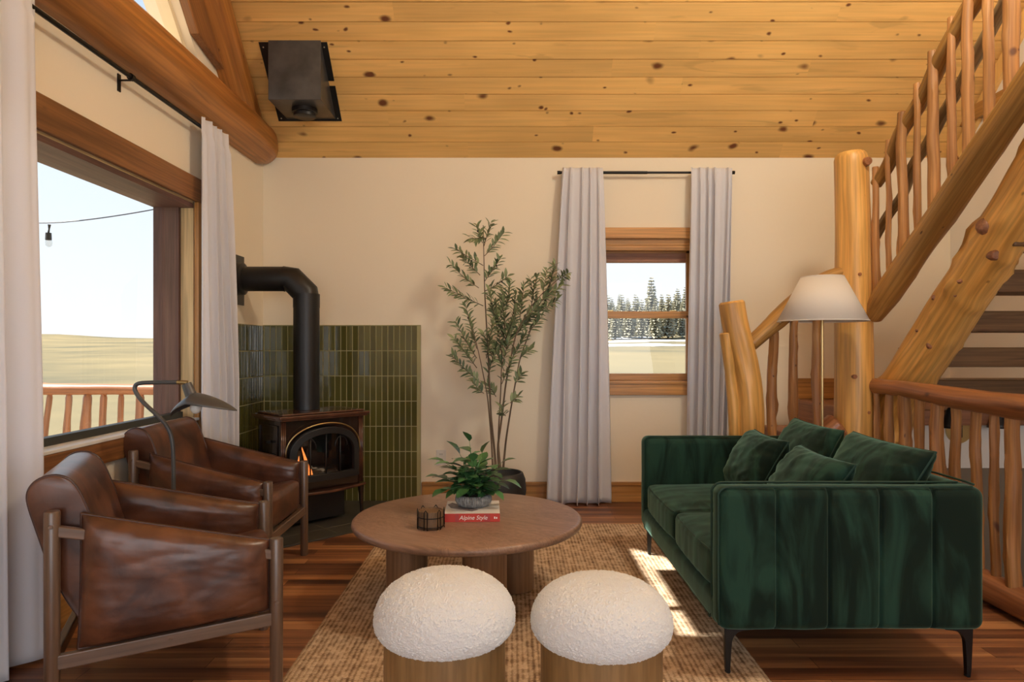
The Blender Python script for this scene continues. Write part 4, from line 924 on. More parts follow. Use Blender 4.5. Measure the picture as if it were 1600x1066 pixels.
# ================================================================= armchairs
def armchair():
    t = thing('armchair', 'brown leather lounge chair nearest the camera, its padded side facing us', 'armchair', (0, 0, 0), 0, 'brown leather lounge chairs', world=False)
    hx, hy = .325, .3075
    for (x, y, h) in ((hx, -hy, .545), (hx, hy, .545), (-hx, -hy, .70), (-hx, hy, .70)):
        b = B(); b.lathe([(.019, 0), (.0215, .006), (.0225, h - .006), (.020, h), (0, h + .001)], (x, y, 0), 24)
        lg = b.build('leg', 'chair_frame', t, smooth='angle')
    for sy_ in (-1, 1):
        y = sy_ * hy
        b = B(); b.obox((-hx, y, .235), (hx, y, .272), .026, .045); b.build('side_rail', 'chair_frame', t, bevel=.004)
        b = B(); b.obox((-hx, y, .640), (hx, y, .488), .024, .034); b.build('arm_rail', 'chair_frame', t, bevel=.004)
    b = B(); b.obox((hx, -hy, .262), (hx, hy, .262), .026, .045); b.build('front_rail', 'chair_frame', t, bevel=.004)
    for zz in (.235, .60): b = B(); b.obox((-hx, -hy, zz), (-hx, hy, zz), .026, .04); b.build('back_rail', 'chair_frame', t, bevel=.004)
    for sy_ in (-1, 1):
        b = B()
        for (x, z) in ((hx, .33), (-hx, .655), (0, .255)):
            yy = sy_ * (hy + (.022 if x else .012)); b.lathe([(.0065, 0), (.006, .003), (0, .004)], (0, 0, 0), 12)
            for v in b.bm.verts[-36:] if False else []: pass
        b.bm.free()
        for (x, z, o_) in ((hx, .33, .0215), (-hx, .655, .0215), (.0, .2535, .0125)): b = B(); b.tube([(x, sy_ * (hy + o_ - .002), z), (x, sy_ * (hy + o_ + .003), z)], [.0075, .006], 12); b.build('rivet', 'chair_frame', t, smooth='angle')
    # padded sides draped over the arm rail
    for k, sy_ in enumerate((-1, 1)):
        b = B(); y = sy_ * (hy - .012)
        c = [(-.258, y, .262), (.303, y, .300), (.303, y, .538), (-.25, y, .682)]
        lp = b.pad(c, (0, 1, 0), .055, n=64, pw=4.6, wr=.003, seed=11 + k, pinch=.012, crease=.0035)
        pdd = b.build('side_pad', 'leather', t, smooth=True)
        q = B(); q.tube(lp + [lp[0]], .0045, 8, caps=False); q.build('piping', 'leather_piping', pdd, smooth=True)
    # seat
    W = .245
    def fs(c, n_):
        c = c.copy(); u = (c.x + .2) / .5; c.z += .10 * (u - 1) * (1 if n_.z > -.9 else .3)
        if n_.z > .3: c.z += .016 * (1 - (c.y / W) ** 2) + .004 * noise.noise(c * 9)
        if n_.x > .3: c.x += .012 * (1 - (c.y / W) ** 4)
        return c
    b = B(); b.rbox((-.20, -W, .285), (.318, W, .452), .035, .025, fs); b.build('seat', 'leather', t, smooth=True)
    # back pad: rolled over the top
    prof = [(-.13, .27), (-.165, .45), (-.205, .60), (-.24, .70), (-.262, .755), (-.285, .787), (-.318, .803), (-.355, .80), (-.385, .782), (-.40, .752), (-.397, .715), (-.375, .64), (-.335, .50), (-.28, .38), (-.20, .265), (-.165, .255)]
    prof = [Vector((a, 0, c)) for a, c in prof]
    # refine
    for _ in range(2):
        out = []
        for i in range(len(prof)): out += [prof[i] * .75 + prof[(i + 1) % len(prof)] * .25, prof[i] * .25 + prof[(i + 1) % len(prof)] * .75]
        prof = out
    b = B(); b.new(); cen = sum(prof, Vector()) / len(prof); rows = []; ny = 26; WB = .272
    for j in range(ny + 1):
        v = -math.cos(PI * j / ny); ins = .018 * (1 if j in (0, ny) else (.35 if j in (1, ny - 1) else (.1 if j in (2, ny - 2) else 0)))
        rows.append([b.v((p.x, v * WB, p.z) if not ins else (p.x + (cen.x - p.x) * ins * 4, v * WB, p.z + (cen.z - p.z) * ins * 1.2)) for p in prof])
    N = len(prof)
    for j in range(ny):
        for i in range(N): b.f([rows[j][i], rows[j][(i + 1) % N], rows[j + 1][(i + 1) % N], rows[j + 1][i]])
    b.f(rows[0][::-1]); b.f(rows[-1]); bpd = b.build('back_pad', 'leather', t, smooth='angle')
    for sy_ in (-1, 1):
        q = B(); q.tube([(p.x + (cen.x - p.x) * .02, sy_ * (WB - .006), p.z) for p in prof + [prof[0]]], .0045, 8, caps=False); q.build('piping', 'leather_piping', bpd, smooth=True)
    return t
ch1 = armchair()
d1 = Vector((.915, .403, 0)); mid = (Vector((-.81, 2.347, 0)) + Vector((-1.058, 2.91, 0))) / 2
ch1.location = mid - d1 * .325; ch1.rotation_euler.z = math.atan2(.403, .915)
ch2 = ch1.copy(); C.objects.link(ch2)
for c in ch1.children:
    d = c.copy(); C.objects.link(d); d.parent = ch2
    for g in c.children: e_ = g.copy(); C.objects.link(e_); e_.parent = d
ch2['label'] = 'brown leather lounge chair beside the stove, under the big left window'
ch2.location = (-1.21 - .325 + .015, 3.63, 0); ch2.rotation_euler.z = R(1)
# ================================================================= side table between the chairs
t = thing('side_table', 'small dark side table mostly hidden between the two leather chairs', 'side table', (-1.305, 3.07, 0), 0, world=False)
b = B(); b.lathe([(0, .455), (.10, .455), (.105, .46), (.105, .47), (.10, .474), (0, .474)], (0, 0, 0), 36); b.build('tabletop', 'black_metal', t, smooth='angle')
b = B(); b.tube([(0, 0, .01), (0, 0, .456)], .012, 12); b.build('stem', 'black_metal', t, smooth='angle')
b = B(); b.lathe([(.09, 0), (.09, .01), (0, .014)], (0, 0, 0), 32); b.build('base', 'black_metal', t, smooth='angle')
b = B(); b.rbox((-1.335, 3.04, .475), (-1.275, 3.10, .505), .006, .02); b.rbox((-1.325, 3.05, .505), (-1.295, 3.085, .515), .003, .02)
tag(b.build('glass_coaster', 'plastic_clear', smooth=True), 'small pale grey glass piece peeking over the arm of the near leather chair', 'coaster')
# ================================================================= dark reading lamp
def reading_lamp():
    Y = 3.0; t = thing('floor_lamp', 'dark grey arched reading lamp between the two leather chairs', 'floor lamp', (P(271, 543, Y).x, Y + .12, 0), 0)
    def q(px, py, dy=.12): return P(px, py, Y + dy)
    path = [(271, 800), (271, 740), (270.5, 700), (267, 678), (259, 663), (247, 650), (232, 637), (219, 624), (211, 612), (210, 605), (213, 600.5), (220, 598.5), (232, 598), (255, 597.5), (278, 597.5)]
    pts = [Vector((P(271, 0, Y + .12).x, Y + .12, .012))] + [q(*p) for p in path]
    for _ in range(2):
        out = [pts[0]]
        for i in range(len(pts) - 1): out += [pts[i] * .75 + pts[i + 1] * .25, pts[i] * .25 + pts[i + 1] * .75]
        pts = out + [pts[-1]]
    b = B(); b.tube(pts, .0095, 14); b.build('stem', 'lamp_metal', t, smooth=True)
    b = B(); b.tube([q(277, 597.5), q(293, 598)], .0098, 14); b.build('brass_end', 'brass', t, smooth='angle')
    b = B(); b.lathe([(.07, 0), (.07, .012), (.02, .016), (0, .016)], (P(271, 0, Y + .12).x, Y + .12, 0), 36); b.build('base', 'lamp_metal', t, smooth='angle')
    b = B(); b.tube([q(291, 600), q(299, 619)], [.022, .026], 24); b.build('neck', 'lamp_metal', t, smooth='angle')
    # winged shade: a leaf-shaped saddle
    A = q(266, 651); Z_ = q(370, 642); top = q(302, 617); b = B(); b.new(); nu, nv = 40, 24; g = []
    ax = Z_ - A
    for i in range(nu + 1):
        u = i / nu; base = A + ax * u
        # ridge height above the chord
        h = .095 * (math.sin(PI * min(1, u / .68) / 2) if u < .68 else 1) if False else .098 * (u / .36) ** .62 if u < .36 else .098 * (max(0, 1 - ((u - .36) / .64) ** 1.35))
        wd = .098 * (math.sin(PI * u) ** .75) + .001; row = []
        for j in range(nv + 1):
            v = 2 * j / nv - 1
            row.append(b.v(base + Vector((0, v * wd, h * (.42 + .58 * math.sqrt(max(0, 1 - (v * .98) ** 2)))))))
        g.append(row)
    for i in range(nu):
        for j in range(nv): b.f([g[i][j], g[i + 1][j], g[i + 1][j + 1], g[i][j + 1]])
    b.build('shade', 'lamp_metal', t, smooth=True, solid=.003)
    b = B(); c = q(306, 636); b.lathe([(0, -.032), (.014, -.028), (.024, -.014), (.026, 0), (.018, .022), (.012, .04), (0, .045)], c, 24); b.build('bulb', 'ink_white', t, smooth=True)
reading_lamp()
# ================================================================= white floor lamp behind the sofa
def white_lamp():
    Y = 4.05; x = (1285 - 800) * Y / 1067; t = thing('floor_lamp', 'slim brass floor lamp with a white cone shade behind the sofa', 'floor lamp', (x, Y, 0), 0, world=False)
    zt = 1.2 + (543 - 433) * Y / 1067; zb = 1.2 + (543 - 502) * Y / 1067
    b = B(); b.tube([(0, 0, .015), (0, 0, zt + .004)], .0075, 14); b.build('pole', 'brass', t, smooth='angle')
    b = B(); b.lathe([(.12, 0), (.12, .012), (.02, .018), (0, .018)], (0, 0, 0), 40); b.build('base', 'brass', t, smooth='angle')
    b = B(); b.lathe([(.250, zb), (.118, zt)], (0, 0, 0), 96, cap=False); shd = b.build('lamp_shade', 'shade_linen', t, smooth=True, solid=.003)
    for rr, z in ((.2505, zb), (.1185, zt)): b = B(); b.tube([(math.cos(a) * rr, math.sin(a) * rr, z) for a in [2 * PI * k / 64 for k in range(65)]], .0035, 6); b.build('hem', 'shade_linen', shd, smooth=True)
    b = B()
    for k in range(3): a = 2 * PI * k / 3 + .4; b.tube([(0, 0, zt - .006), (math.cos(a) * .118, math.sin(a) * .118, zt - .004)], .002, 6)
    b.build('spider', 'brass', t)
    b = B(); b.lathe([(0, zt - .17), (.02, zt - .16), (.03, zt - .13), (.02, zt - .09), (.012, zt - .06), (0, zt - .06)], (0, 0, 0), 20); b.build('bulb', 'ink_white', t, smooth=True)
white_lamp()
# ================================================================= unseen glowing globe, added to brighten the ceiling and upper walls
t = thing('fill_globe', 'unseen glowing globe added above the seating to brighten the ceiling and walls', 'fill light', (1.75, 2.3, 3.75), 0, world=False)
b = B(); b.lathe([(0, -.2)] + [(.2 * math.cos(a), .2 * math.sin(a)) for a in [-PI / 2 + PI * k / 20 for k in range(1, 20)]] + [(0, .2)], (0, 0, 0), 40); b.build('globe', 'globe_glow', t, smooth=True)
b = B(); b.tube([(0, 0, .19), (0, 0, roof(2.3) - 3.75)], .006, 8); b.lathe([(.05, .19), (.05, .24), (0, .25)], (0, 0, 0), 20); b.build('cord', 'rod_black', t)
# ================================================================= olive tree
def olive():
    Y0 = 4.83; c = P(783, 543, Y0); t = thing('olive_tree', 'tall slender olive tree in a black round pot by the back wall', 'potted tree', (c.x, Y0, 0))
    b = B(); b.lathe([(.09, 0), (.13, .02), (.165, .10), (.178, .19), (.172, .27), (.155, .315), (.146, .32), (.140, .312), (.150, .26), (0, .25)], (c.x, Y0, 0), 56); b.build('pot', 'pot_black', t, smooth=True)
    b = B(); b.lathe([(.148, .248), (.05, .27), (0, .275)], (c.x, Y0, 0), 24); b.build('soil', 'soil', t, smooth=True)
    r = random.Random(5); st = B(); lf = B(); fr = B()
    def W(px, py, dy): p = P(px, py, Y0 + dy); return p
    stems = [([(775, 735), (772, 700), (767, 650), (763, 560), (757, 450), (755, 352)], [-.02, 0, .02, .04, .04, .02], .010),
             ([(780, 735), (777, 700), (784, 655), (790, 600), (806, 520), (835, 470), (872, 436)], [0, 0, -.03, -.06, -.08, -.1, -.12], .009),
             ([(786, 735), (790, 690), (798, 640), (812, 560), (835, 500), (858, 460)], [.02, .02, .03, .05, .06, .05], .008),
             ([(770, 735), (768, 690), (762, 620), (750, 560), (738, 510)], [0, -.03, -.06, -.1, -.12], .007),
             ([(782, 735), (778, 690), (782, 620), (785, 540), (792, 470)], [.02, .04, .06, .07, .08], .007)]
    SP = []
    for pts, dys, r0 in stems:
        w3 = [W(p[0], p[1], d) for p, d in zip(pts, dys)]; n = len(w3); st.log(w3, [r0 * (1 - .75 * i / (n - 1)) for i in range(n)], n=8, amp=.1, step=.03, endr=False); SP.append((w3, pts))
    tw = [((755, 415), (711, 389)), ((757, 400), (787, 364)), ((754, 380), (744, 352)), ((756, 385), (767, 348)), ((748, 450), (704, 413)), ((755, 478), (697, 450)), ((757, 440), (782, 404)), ((758, 455), (793, 432)),
          ((745, 545), (727, 477)), ((745, 560), (712, 503)), ((745, 575), (710, 530)), ((752, 600), (706, 556)), ((756, 615), (739, 597)), ((760, 560), (770, 500)), ((762, 590), (775, 540)), ((750, 430), (722, 400)), ((756, 370), (735, 372)),
          ((870, 438), (887, 427)), ((858, 448), (867, 413)), ((835, 470), (829, 437)), ((848, 460), (855, 421)), ((840, 490), (872, 468)), ((825, 520), (846, 496)), ((790, 520), (784, 450)), ((800, 500), (806, 460)), ((812, 500), (819, 446)),
          ((812, 560), (830, 546)), ((805, 600), (815, 584)), ((797, 630), (809, 620)), ((790, 650), (783, 636)), ((785, 560), (773, 470)), ((785, 570), (800, 505)), ((808, 520), (840, 470)), ((795, 540), (768, 480)), ((790, 530), (812, 470)), ((820, 500), (862, 452)), ((788, 580), (771, 540)), ((800, 560), (822, 520)), ((784, 600), (800, 560)), ((775, 620), (762, 600)), ((792, 480), (797, 444)), ((830, 480), (838, 432)), ((845, 470), (880, 445)), ((778, 520), (765, 455)), ((770, 560), (756, 520)),
          ((800, 530), (826, 495)), ((792, 545), (805, 500)), ((815, 510), (850, 480)), ((780, 500), (790, 462))]
    for (a, e_) in tw:
        dy0 = r.uniform(-.06, .06); dy1 = dy0 + r.uniform(-.12, .12); p = W(*a, dy0); q = W(*e_, dy1); mid_ = p.lerp(q, .5) + Vector((0, 0, -.015 + .02 * r.random()))
        pts = [p, mid_, q]; st.tube(pts, [.003, .0022, .0012], 5); L = (q - p).length; k = int(L / .0115) + 4
        for i in range(k):
            u = .12 + .88 * i / (k - 1); s_ = p.lerp(mid_, u * 2) if u < .5 else mid_.lerp(q, u * 2 - 1); d = (q - p).normalized()
            a_ = i * 2.1 + r.random() * 1.2; ref = d.cross(Vector((0, 1, 0))).normalized(); ref2 = d.cross(ref)
            sd_ = ref * math.cos(a_) + ref2 * math.sin(a_) * .8; dd = d * r.uniform(.5, 1.0) + sd_ * .8 + Vector((0, 0, r.uniform(-.1, .2))); ll = r.uniform(.045, .074)
            lf.leaf(s_, dd, Vector((r.uniform(-.3, .3), -.6, 1)), ll, ll * .34, r.uniform(0, .35))
        if r.random() < .22: o_ = q.lerp(p, .25) + Vector((0, -.01, -.012)); fr.lathe([(0, -.009), (.006, -.004), (.006, .004), (0, .009)], o_, 8)
    st.build('stems', 'bark_stem', t, smooth=True); lf.build('leaves', 'olive_leaf', t, smooth=True, recalc=False); fr.build('olives', 'olive_fruit', t, smooth=True)
olive()
# ================================================================= log staircase
def stairs():
    t = thing('staircase', 'open log staircase with thick newel posts climbing to the right', 'staircase', (2.4, 4.3, 0))
    nx, ny = 2.155, 4.3
    # main newel
    b = B(); b.log([(nx, ny, 0), (nx, ny, 1.2), (nx - .005, ny, 1.9), (nx - .02, ny, 2.40), (nx - .022, ny, 2.425)], [.118, .114, .104, .098, .09], n=40, amp=.05, freq=1.6, seed=3, lump=.03, step=.05)
    b.build('newel_post', 'log_honey', t, smooth='angle', label='tall honey coloured main newel post')
    for (dx, z, r_) in ((.03, 2.345, .03), (-.02, 1.65, .012), (.035, .80, .012), (-.05, 1.02, .016), (.0, 1.42, .012)):
        b = B(); b.tube([(nx + dx - .0, ny - math.sqrt(.1 ** 2 - dx * dx) + .015, z), (nx + dx, ny - .116, z)], [r_, r_ * .8], 14); b.build('knot', 'log_red', t, smooth='angle')
    # left gnarled post
    Yp = 4.28; F = lambda px, py: P(px, py, Yp)
    b = B(); b.log([F(1172, 830), F(1173, 720), F(1174, 640), F(1166, 580), F(1152, 530), F(1144, 471)], [.105, .082, .08, .078, .082, .083], n=32, amp=.22, freq=2.2, seed=6, step=.05)
    b.log([F(1150, 830), F(1149, 720), F(1148, 640), F(1140, 580), F(1136, 520)], [.07, .04, .036, .034, .05], n=20, amp=.2, freq=3, seed=9, step=.05)
    b.build('gnarled_post', 'log_honey', t, smooth='angle', label='split twisted log post at the stair foot')
    # big stringer
    x = 2.43
    b = B(); b.log([(x - .05, 4.36, .62), (x - .02, 4.30, .88), (x, 4.05, 1.12), (x, 3.55, 1.60), (x, 3.0, 2.13), (x, 2.2, 2.88), (x, 1.5, 3.5)], [.13, .14, .135, .125, .12, .115, .11], n=44, amp=.16, freq=2.5, seed=12, lump=.22, step=.035)
    b.build('stringer', 'log_honey', t, smooth='angle', label='massive knotty honey log stringer')
    for (px, py, Y, r_) in ((1456, 537, 3.87, .028), (1535, 352, 3.30, .032), (1557, 398, 3.34, .026), (1500, 438, 3.58, .018), (1438, 462, 3.75, .026), (1493, 461, 3.63, .012), (1417, 560, 3.98, .02), (1434, 517, 3.88, .009), (1460, 465, 3.72, .014)):
        cl = [Vector(v) for v in ((x - .02, 4.30, .88), (x, 4.05, 1.12), (x, 3.55, 1.60), (x, 3.0, 2.13), (x, 2.2, 2.88))]; eye = Vector((0, 0, 1.2)); ray = (P(px, py, 3) - eye).normalized(); best = None
        for i_ in range(len(cl) - 1):
            for k_ in range(30):
                c_ = cl[i_].lerp(cl[i_ + 1], k_ / 30); tt = (c_ - eye).dot(ray); dd_ = (eye + ray * tt - c_).length
                if best is None or dd_ < best[0]: best = (dd_, tt, c_)
        if best[0] > .125: continue
        p = eye + ray * (best[1] - math.sqrt(.142 ** 2 - best[0] ** 2) + .004); d = (p - best[2]).normalized(); p = p - d * .03; b = B()
        b.tube([p + d * .0, p + d * .034, p + d * .042], [r_ * 1.5, r_ * 1.05, r_ * .7], 18, amp=.2, seed=px); b.build('knot', 'riser_pink', t, smooth='angle')
    # second flight treads
    for k in range(7):
        b = B(); z = 1.0 + .2 * k; y0 = 4.22 - .24 * k; b.box((2.40, y0, z - .115), (XR - .005, y0 + .27, z)); b.build('tread', 'tread', t, bevel=.008)
    # landing and lower treads
    b = B(); b.box((2.22, 4.36, .70), (XR - .005, YB - .03, .80)); b.build('landing', 'riser_pink', t, bevel=.01)
    b = B(); b.box((2.215, 4.36, .62), (2.25, YB - .03, .795)); b.build('riser', 'riser_pink', t, bevel=.006)
    for k, (x0, x1) in enumerate(((1.38, 1.68), (1.64, 1.95), (1.91, 2.24))):
        b = B(); z = .2 * (k + 1); b.box((x0, 4.36, z - .07), (x1, YB - .03, z)); b.build('tread', 'riser_pink', t, bevel=.008)
    b = B(); b.log([(1.42, 4.30, .22), (1.75, 4.30, .48), (2.045, 4.27, .715)], [.06, .075, .088], n=28, amp=.14, seed=15)
    b.build('lower_stringer', 'log_red', t, smooth='angle')
    # lower flight railing
    r1 = thing('stair_railing', 'short log railing between the split post and the main newel', 'railing', (1.75, 4.3, .5))
    b = B(); b.log([F(1172, 538), F(1215, 500), F(1260, 458), F(1288, 432), F(1318, 424)], [.05, .06, .056, .045, .034], n=24, amp=.15, freq=4, seed=18); b.build('handrail', 'log_rail', r1, smooth='angle')
    for k, (px, top, bot, r_) in enumerate(((1208, 518, 705, .029), (1241, 500, 690, .026), (1277, 480, 672, .025))):
        b = B(); b.log([F(px + 1, bot), F(px - 3, (top + bot) / 2 + 20), F(px + 1, top)], [r_, r_ * 1.05, r_ * .9], n=16, amp=.24, freq=5, seed=20 + k, wob=.012, lump=.3); b.build('baluster', 'log_baluster', r1, smooth='angle')
    # upper flight railing
    r2 = thing('stair_railing', 'upper log railing climbing to the right above the big stringer', 'railing', (2.25, 4.2, 1.4))
    X = 2.255
    b = B(); b.log([(X - .02, 4.24, 1.395), (X, 4.1, 1.53), (X, 3.6, 1.89), (X, 3.0, 2.325), (X, 2.3, 2.85)], [.062, .076, .074, .070, .068], n=32, amp=.12, freq=3, seed=31, lump=.08); b.build('bottom_rail', 'log_rail', r2, smooth='angle')
    b = B(); b.log([(X - .01, 4.21, 2.205), (X, 3.9, 2.47), (X, 3.334, 2.90), (X, 2.6, 3.42)], [.036, .040, .044, .044], n=24, amp=.15, freq=4, seed=33, lump=.08, wob=.02); b.build('handrail', 'log_rail', r2, smooth='angle')
    tops = {1373: (262, .021), 1393: (220, .015), 1415: (177, .028), 1438: (132, .018), 1463: (82, .028), 1492: (30, .021), 1518: (-10, .026), 1550: (-70, .022), 1585: (-140, .030)}
    for k, (px, (ty, r_)) in enumerate(tops.items()):
        Y = 2.255 * 1067 / (px - 800); z1 = 1.2 + (543 - ty) * Y / 1067; z0 = 1.43 + (4.24 - Y) * .742
        b = B(); b.log([(X - .01, Y, z0), (X - .025, Y - .01, (z0 + z1) / 2), (X - .03, Y - .02, z1)], [r_ * 1.1, r_, r_ * .85], n=18, amp=.16, freq=4, seed=40 + k, wob=.008, lump=.25); b.build('baluster', 'log_baluster', r2, smooth='angle')
    # weathered handrail of the far side
    b = B(); b.log([(2.44, 4.62, 1.90), (2.44, 4.0, 2.40), (2.44, 3.36, 2.92), (2.44, 2.7, 3.45)], [.030, .032, .034, .034], n=18, amp=.15, freq=4, seed=50, wob=.03)
    tag(b.build('far_handrail', 'log_grey', smooth='angle'), 'grey weathered pole handrail behind the upper stair balusters', 'handrail')
    # guard railing round the stairwell
    r3 = thing('guard_railing', 'horizontal log railing with a reddish rail behind the sofa at right', 'railing', (2.25, 3.5, 0))
    b = B(); b.log([(2.235, 4.22, .962), (2.24, 3.9, .965), (2.225, 3.4, .945), (2.21, 2.9, .94), (2.2, 2.2, .94)], [.042, .048, .052, .056, .056], n=32, amp=.12, freq=3, seed=60, lump=.06); b.build('handrail', 'log_red', r3, smooth='angle')
    b = B(); b.log([(2.25, 4.2, .075), (2.25, 3.2, .072), (2.23, 2.2, .075)], [.07, .068, .07], n=28, amp=.12, freq=3, seed=62); b.build('bottom_rail', 'log_red', r3, smooth='angle')
    for k, (px, wpx) in enumerate(((1371, 10), (1391, 12), (1415, 17), (1438.5, 14), (1467, 19), (1496, 15), (1528, 15), (1555, 13), (1585.5, 21), (1622, 15))):
        Y = 2.24 * 1067 / (px - 800); r_ = wpx / 2 * Y / 1067
        b = B(); b.log([(2.245, Y, .10), (2.235, Y, .5), (2.235, Y, .93)], [r_, r_ * 1.1, r_ * .95], n=18, amp=.2, freq=4, seed=70 + k, wob=.012, lump=.3); b.build('baluster', 'log_baluster', r3, smooth='angle')
stairs()
# stairwell walls
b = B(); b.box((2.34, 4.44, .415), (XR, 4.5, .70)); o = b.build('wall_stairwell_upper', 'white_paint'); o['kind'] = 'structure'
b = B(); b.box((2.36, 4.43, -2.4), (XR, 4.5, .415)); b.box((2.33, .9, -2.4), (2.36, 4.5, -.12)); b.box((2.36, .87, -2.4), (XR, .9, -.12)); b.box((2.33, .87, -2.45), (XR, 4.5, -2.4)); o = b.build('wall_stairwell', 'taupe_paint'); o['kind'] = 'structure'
b = B(); b.box((2.36, 4.425, .70), (XR, 4.44, .715)); o = b.build('landing_shade_strip', 'rod_black'); o['kind'] = 'structure'  # black strip laid in for the shade along the landing's front edge
def sconce():
    Yw = 4.44; c = P(1500, 673, Yw - .02); t = thing('wall_light', 'brass and black two-armed wall light behind the guard railing', 'wall light', (c.x, Yw, c.z))
    b = B(); b.tube([(c.x, Yw, c.z), (c.x, Yw - .015, c.z)], .083, 40); b.build('backplate', 'brass', t, smooth='angle')
    b = B(); b.box((c.x - .016, Yw - .03, c.z - .045), (c.x + .012, Yw - .015, c.z + .04)); b.build('switch_box', 'black_metal', t, bevel=.003)
    for (px, py, s) in ((1486, 655, -1), (1560, 655, 1)):
        q = P(px, py, Yw - .12); b = B(); b.tube([(c.x + s * .01, Yw - .02, c.z + .03), (c.x + s * .04, Yw - .08, c.z + .1), Vector((q.x, q.y, q.z + .07))], .0035, 8); b.build('arm', 'brass', t, smooth=True)
        b = B(); b.lathe([(.062, -.055), (.05, -.03), (.036, .01), (.026, .05), (.016, .07), (0, .072)], q, 28, cap=False); b.build('shade', 'black_metal', t, smooth=True, solid=.003)
sconce()
# ================================================================= outdoors
def ground(x, y):
    k = x / max(y, 1); s = min(1, max(0, (k + .32) / .25)); s = s * s * (3 - 2 * s)
    left = -1.35 + .5 * noise.noise(Vector((x * .02, y * .02, 0))) * min(1, y / 60)
    left += max(0, (y - 90) / 160) ** 1.2 * 4.4 * (1 + .25 * noise.noise(Vector((x * .012, 3, 0)))) if y > 90 else 0
    if y > 170: left = left * .75 + max(0, 2.6 * noise.noise(Vector((x * .014, 1.2, 8))) + .6) * min(1, (y - 170) / 90)
    right = .12 + .011 * min(y, 80) + (max(0, y - 80) * .105 if y > 80 else 0); right = min(right, 11) + .25 * noise.noise(Vector((x * .05, y * .05, 2))) * min(1, y / 40)
    base = left * (1 - s) + right * s
    if y < 7: base = min(base, -.2 + 0 * x)
    return base
def terrain():
    b = B(); b.new(); ys = [-60, -20, 0, 5.6, 7, 9, 11, 13, 16, 19, 23, 28, 34, 42, 50, 60, 70, 80, 86, 92, 100, 110, 122, 136, 150, 170, 190, 215, 240, 270, 300, 340, 380, 440]
    n = 90; g = []
    for y in ys:
        row = []
        for i in range(n + 1):
            k = -1.3 + 2.6 * i / n; x = k * max(y, 40) * 1.0; row.append(b.v((x, y, min(-.15, -.6) if y < 5.7 and x > -2.4 else ground(x, y))))
        g.append(row)
    for j in range(len(ys) - 1):
        for i in range(n): b.f([g[j][i], g[j][i + 1], g[j + 1][i + 1], g[j + 1][i]])
    # cut away below the house
    o = b.build('ground', 'dry_grass', smooth=True, recalc=False, origin=(0, 6, 0)); o['kind'] = 'structure'
    for p in o.data.polygons: pass
    return o
gr = terrain(); gr.location.z -= 0.0
# keep the lower terrain out of the stairwell
for v in gr.data.vertices:
    if v.co.y + 6 < 5.7: v.co.z = min(v.co.z, -2.8)
b = B()
for k in range(11):
    r = random.Random(k + 90); x = r.uniform(11, 26); y = r.uniform(82, 96); L = r.uniform(2, 6); b.new()
    vs = [b.v((x + math.cos(a) * L, y + math.sin(a) * r.uniform(.3, .9), ground(x + math.cos(a) * L, y + math.sin(a)) + .04)) for a in [2 * PI * q / 12 for q in range(12)]]; b.f(vs)
o = b.build('snow_patches', 'snow', recalc=False); tag(o, 'thin snow patches at the foot of the wooded hill outside the back window', 'snow', kind='stuff')
def pine(loc, h, src=None, label=None):
    if src:
        r = src.copy(); C.objects.link(r); r.location = loc; r.scale = (h / 6 * random.uniform(.85, 1.15),) * 2 + (h / 6,); r.rotation_euler.z = random.uniform(0, 6)
        for ch in src.children: c = ch.copy(); C.objects.link(c); c.parent = r
        return r
    t = thing('pine_tree', 'pale olive conifer on the slope outside the small back window', 'tree', loc, 0, 'conifers on the hillside', world=False)
    b = B(); b.tube([(0, 0, -.3), (0, 0, 5.6)], [.13, .03], 8); b.build('trunk', 'bark_stem', t)
    b = B(); r = random.Random(4)
    for k in range(15):
        z = .5 + 5.4 * k / 15; rad = 1.45 * (1 - (z / 6.4)) ** .8; nb = 11
        for i in range(nb):
            a = 2 * PI * i / nb + k * .7 + r.uniform(-.2, .2); d = Vector((math.cos(a), math.sin(a), -.25 + .3 * k / 15)); L = rad * r.uniform(.75, 1.15)
            b.leaf((0, 0, z + .25), d, (0, 0, 1), L, L * .55, .15)
            b.leaf((0, 0, z + .25), d + Vector((0, 0, .25)), Vector((math.sin(a), -math.cos(a), .3)), L * .9, L * .45, .1)
    b.build('foliage', 'pine_needles', t, recalc=False)
    return t
random.seed(12); first = None
front = [(938, 94, 5.2), (950, 99, 6), (961, 92, 4.8), (972, 101, 6), (983, 94, 5.2), (993, 102, 6), (1003, 93, 5.5), (1013, 100, 5), (1024, 92, 5.6), (1034, 101, 6), (1044, 93, 6.2), (1055, 102, 6), (1066, 94, 5), (1077, 101, 6), (1088, 94, 5.6)]
back = [(956, 117, 5), (968, 123, 5.5), (981, 116, 5), (997, 122, 5), (1018, 114, 8.6), (1034, 124, 5), (1046, 117, 5.6), (1059, 125, 6.6), (1071, 118, 7), (1084, 125, 6)]
nth = ['first', 'second', 'third', 'fourth', 'fifth', 'sixth', 'seventh', 'eighth', 'ninth', 'tenth', 'eleventh', 'twelfth', 'thirteenth', 'fourteenth', 'fifteenth']
for row, lst in (('lower', front), ('upper', back)):
    for k, (px, y, h) in enumerate(lst):
        x = (px - 800) * y / 1067; z = ground(x, y) - .1
        if first is None: first = o = pine((x, y, z), h); o.scale = (h / 6,) * 3
        else: o = pine((x, y, z), h, first)
        o['label'] = 'tallest conifer standing above the hillside trees outside the back window' if h > 8 else 'conifer outside the back window, %s from left in the %s row' % (nth[k], row)
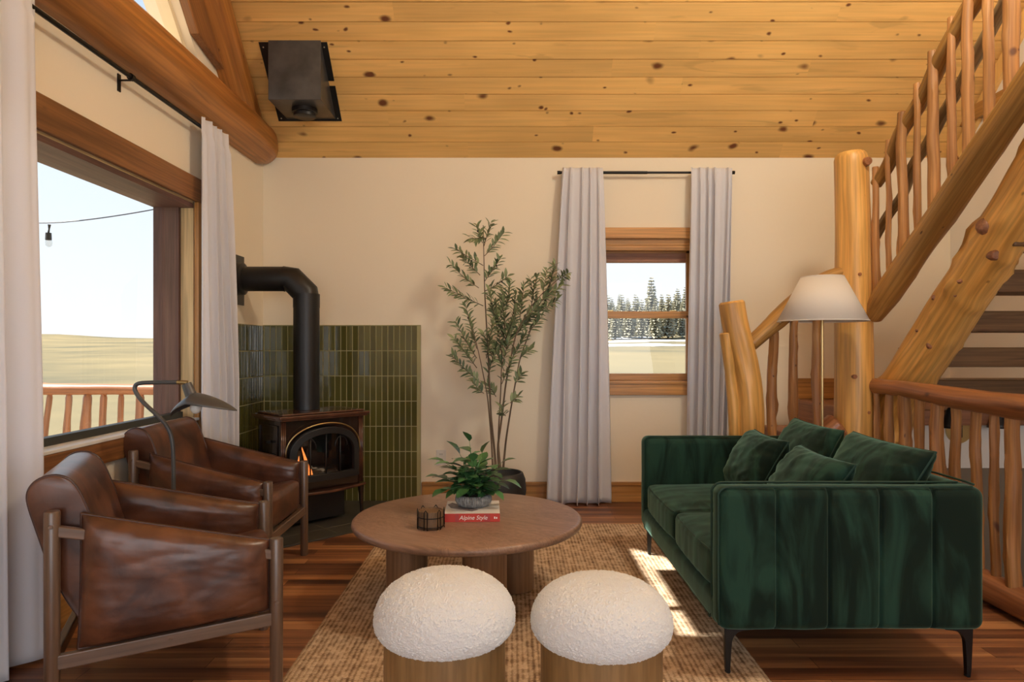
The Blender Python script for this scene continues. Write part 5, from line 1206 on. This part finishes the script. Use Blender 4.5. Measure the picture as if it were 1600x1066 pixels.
# porch outside the left window
b = B(); b.box((-4.4, .5, -.15), (XO, 5.25, -.02)); o = b.build('porch_floor', 'porch_dark'); o['kind'] = 'structure'
b = B(); b.box((-4.2, -.5, 2.98), (XO, 5.6, 3.02)); o = b.build('porch_sun_block', 'porch_dark'); o['kind'] = 'structure'  # unseen slab, added to keep direct sun off the big left window
def porch():
    Y = 5.0; t = thing('porch_railing', 'rustic log porch railing seen through the big left window', 'railing', (-3.2, Y, 0))
    b = B(); b.log([P(0, 607, Y), P(80, 608, Y), P(160, 608.5, Y), (-2.35, Y, 1.2 - 66 * Y / 1067)], [.045, .042, .040, .040], n=20, amp=.1, freq=3, seed=80, lump=.1); b.build('handrail', 'log_red', t, smooth='angle')
    b = B(); b.tube([(-4.2, Y, .1), (-2.35, Y, .1)], .04, 12); b.build('bottom_rail', 'log_baluster', t, smooth='angle')
    for k, (x0, x1, r_) in enumerate(((78, 66, .019), (108, 104, .022), (137, 133, .031), (162, 161, .022), (189, 189, .020), (219, 219, .027), (247, 247, .024), (48, 44, .022), (275, 275, .02))):
        b = B(); b.log([P(x1, 770, Y), P((x0 + x1) / 2 - 2, 670, Y), P(x0, 622, Y), P(x0, 612, Y)], [r_, r_ * 1.1, r_, r_ * .6], n=14, amp=.25, freq=5, seed=85 + k); b.build('baluster', 'log_red', t, smooth='angle')
porch()
def bulbstring():
    Y = 5.6; t = thing('string_light', 'outdoor string light with one hanging bulb outside the left window', 'string light', P(77, 350, Y))
    pts = [P(-10, 345, Y), P(20, 350, Y), P(48, 351.5, Y), P(77, 350.5, Y), P(120, 346, Y), P(180, 338, Y), P(250, 326, Y), P(330, 308, Y)]
    b = B(); b.log(pts, .0042, n=6, amp=0, endr=False, step=.08); b.build('cable', 'cable_black', t, smooth=True)
    b = B(); b.tube([P(77, 351, Y), P(76.5, 358, Y), P(75.5, 364, Y)], [.012, .006, .008], 10); b.tube([P(75.5, 364, Y), P(75.5, 375, Y)], [.022, .024], 16); b.build('socket', 'cable_black', t, smooth='angle')
    b = B(); c = P(76, 375, Y); b.lathe([(.022, 0), (.025, -.02), (.022, -.045), (.010, -.056), (0, -.058)], c, 20); b.build('bulb', 'bulb_glass', t, smooth=True)
bulbstring()
for o in sc.objects:
    if '_world' in o: del o['_world']
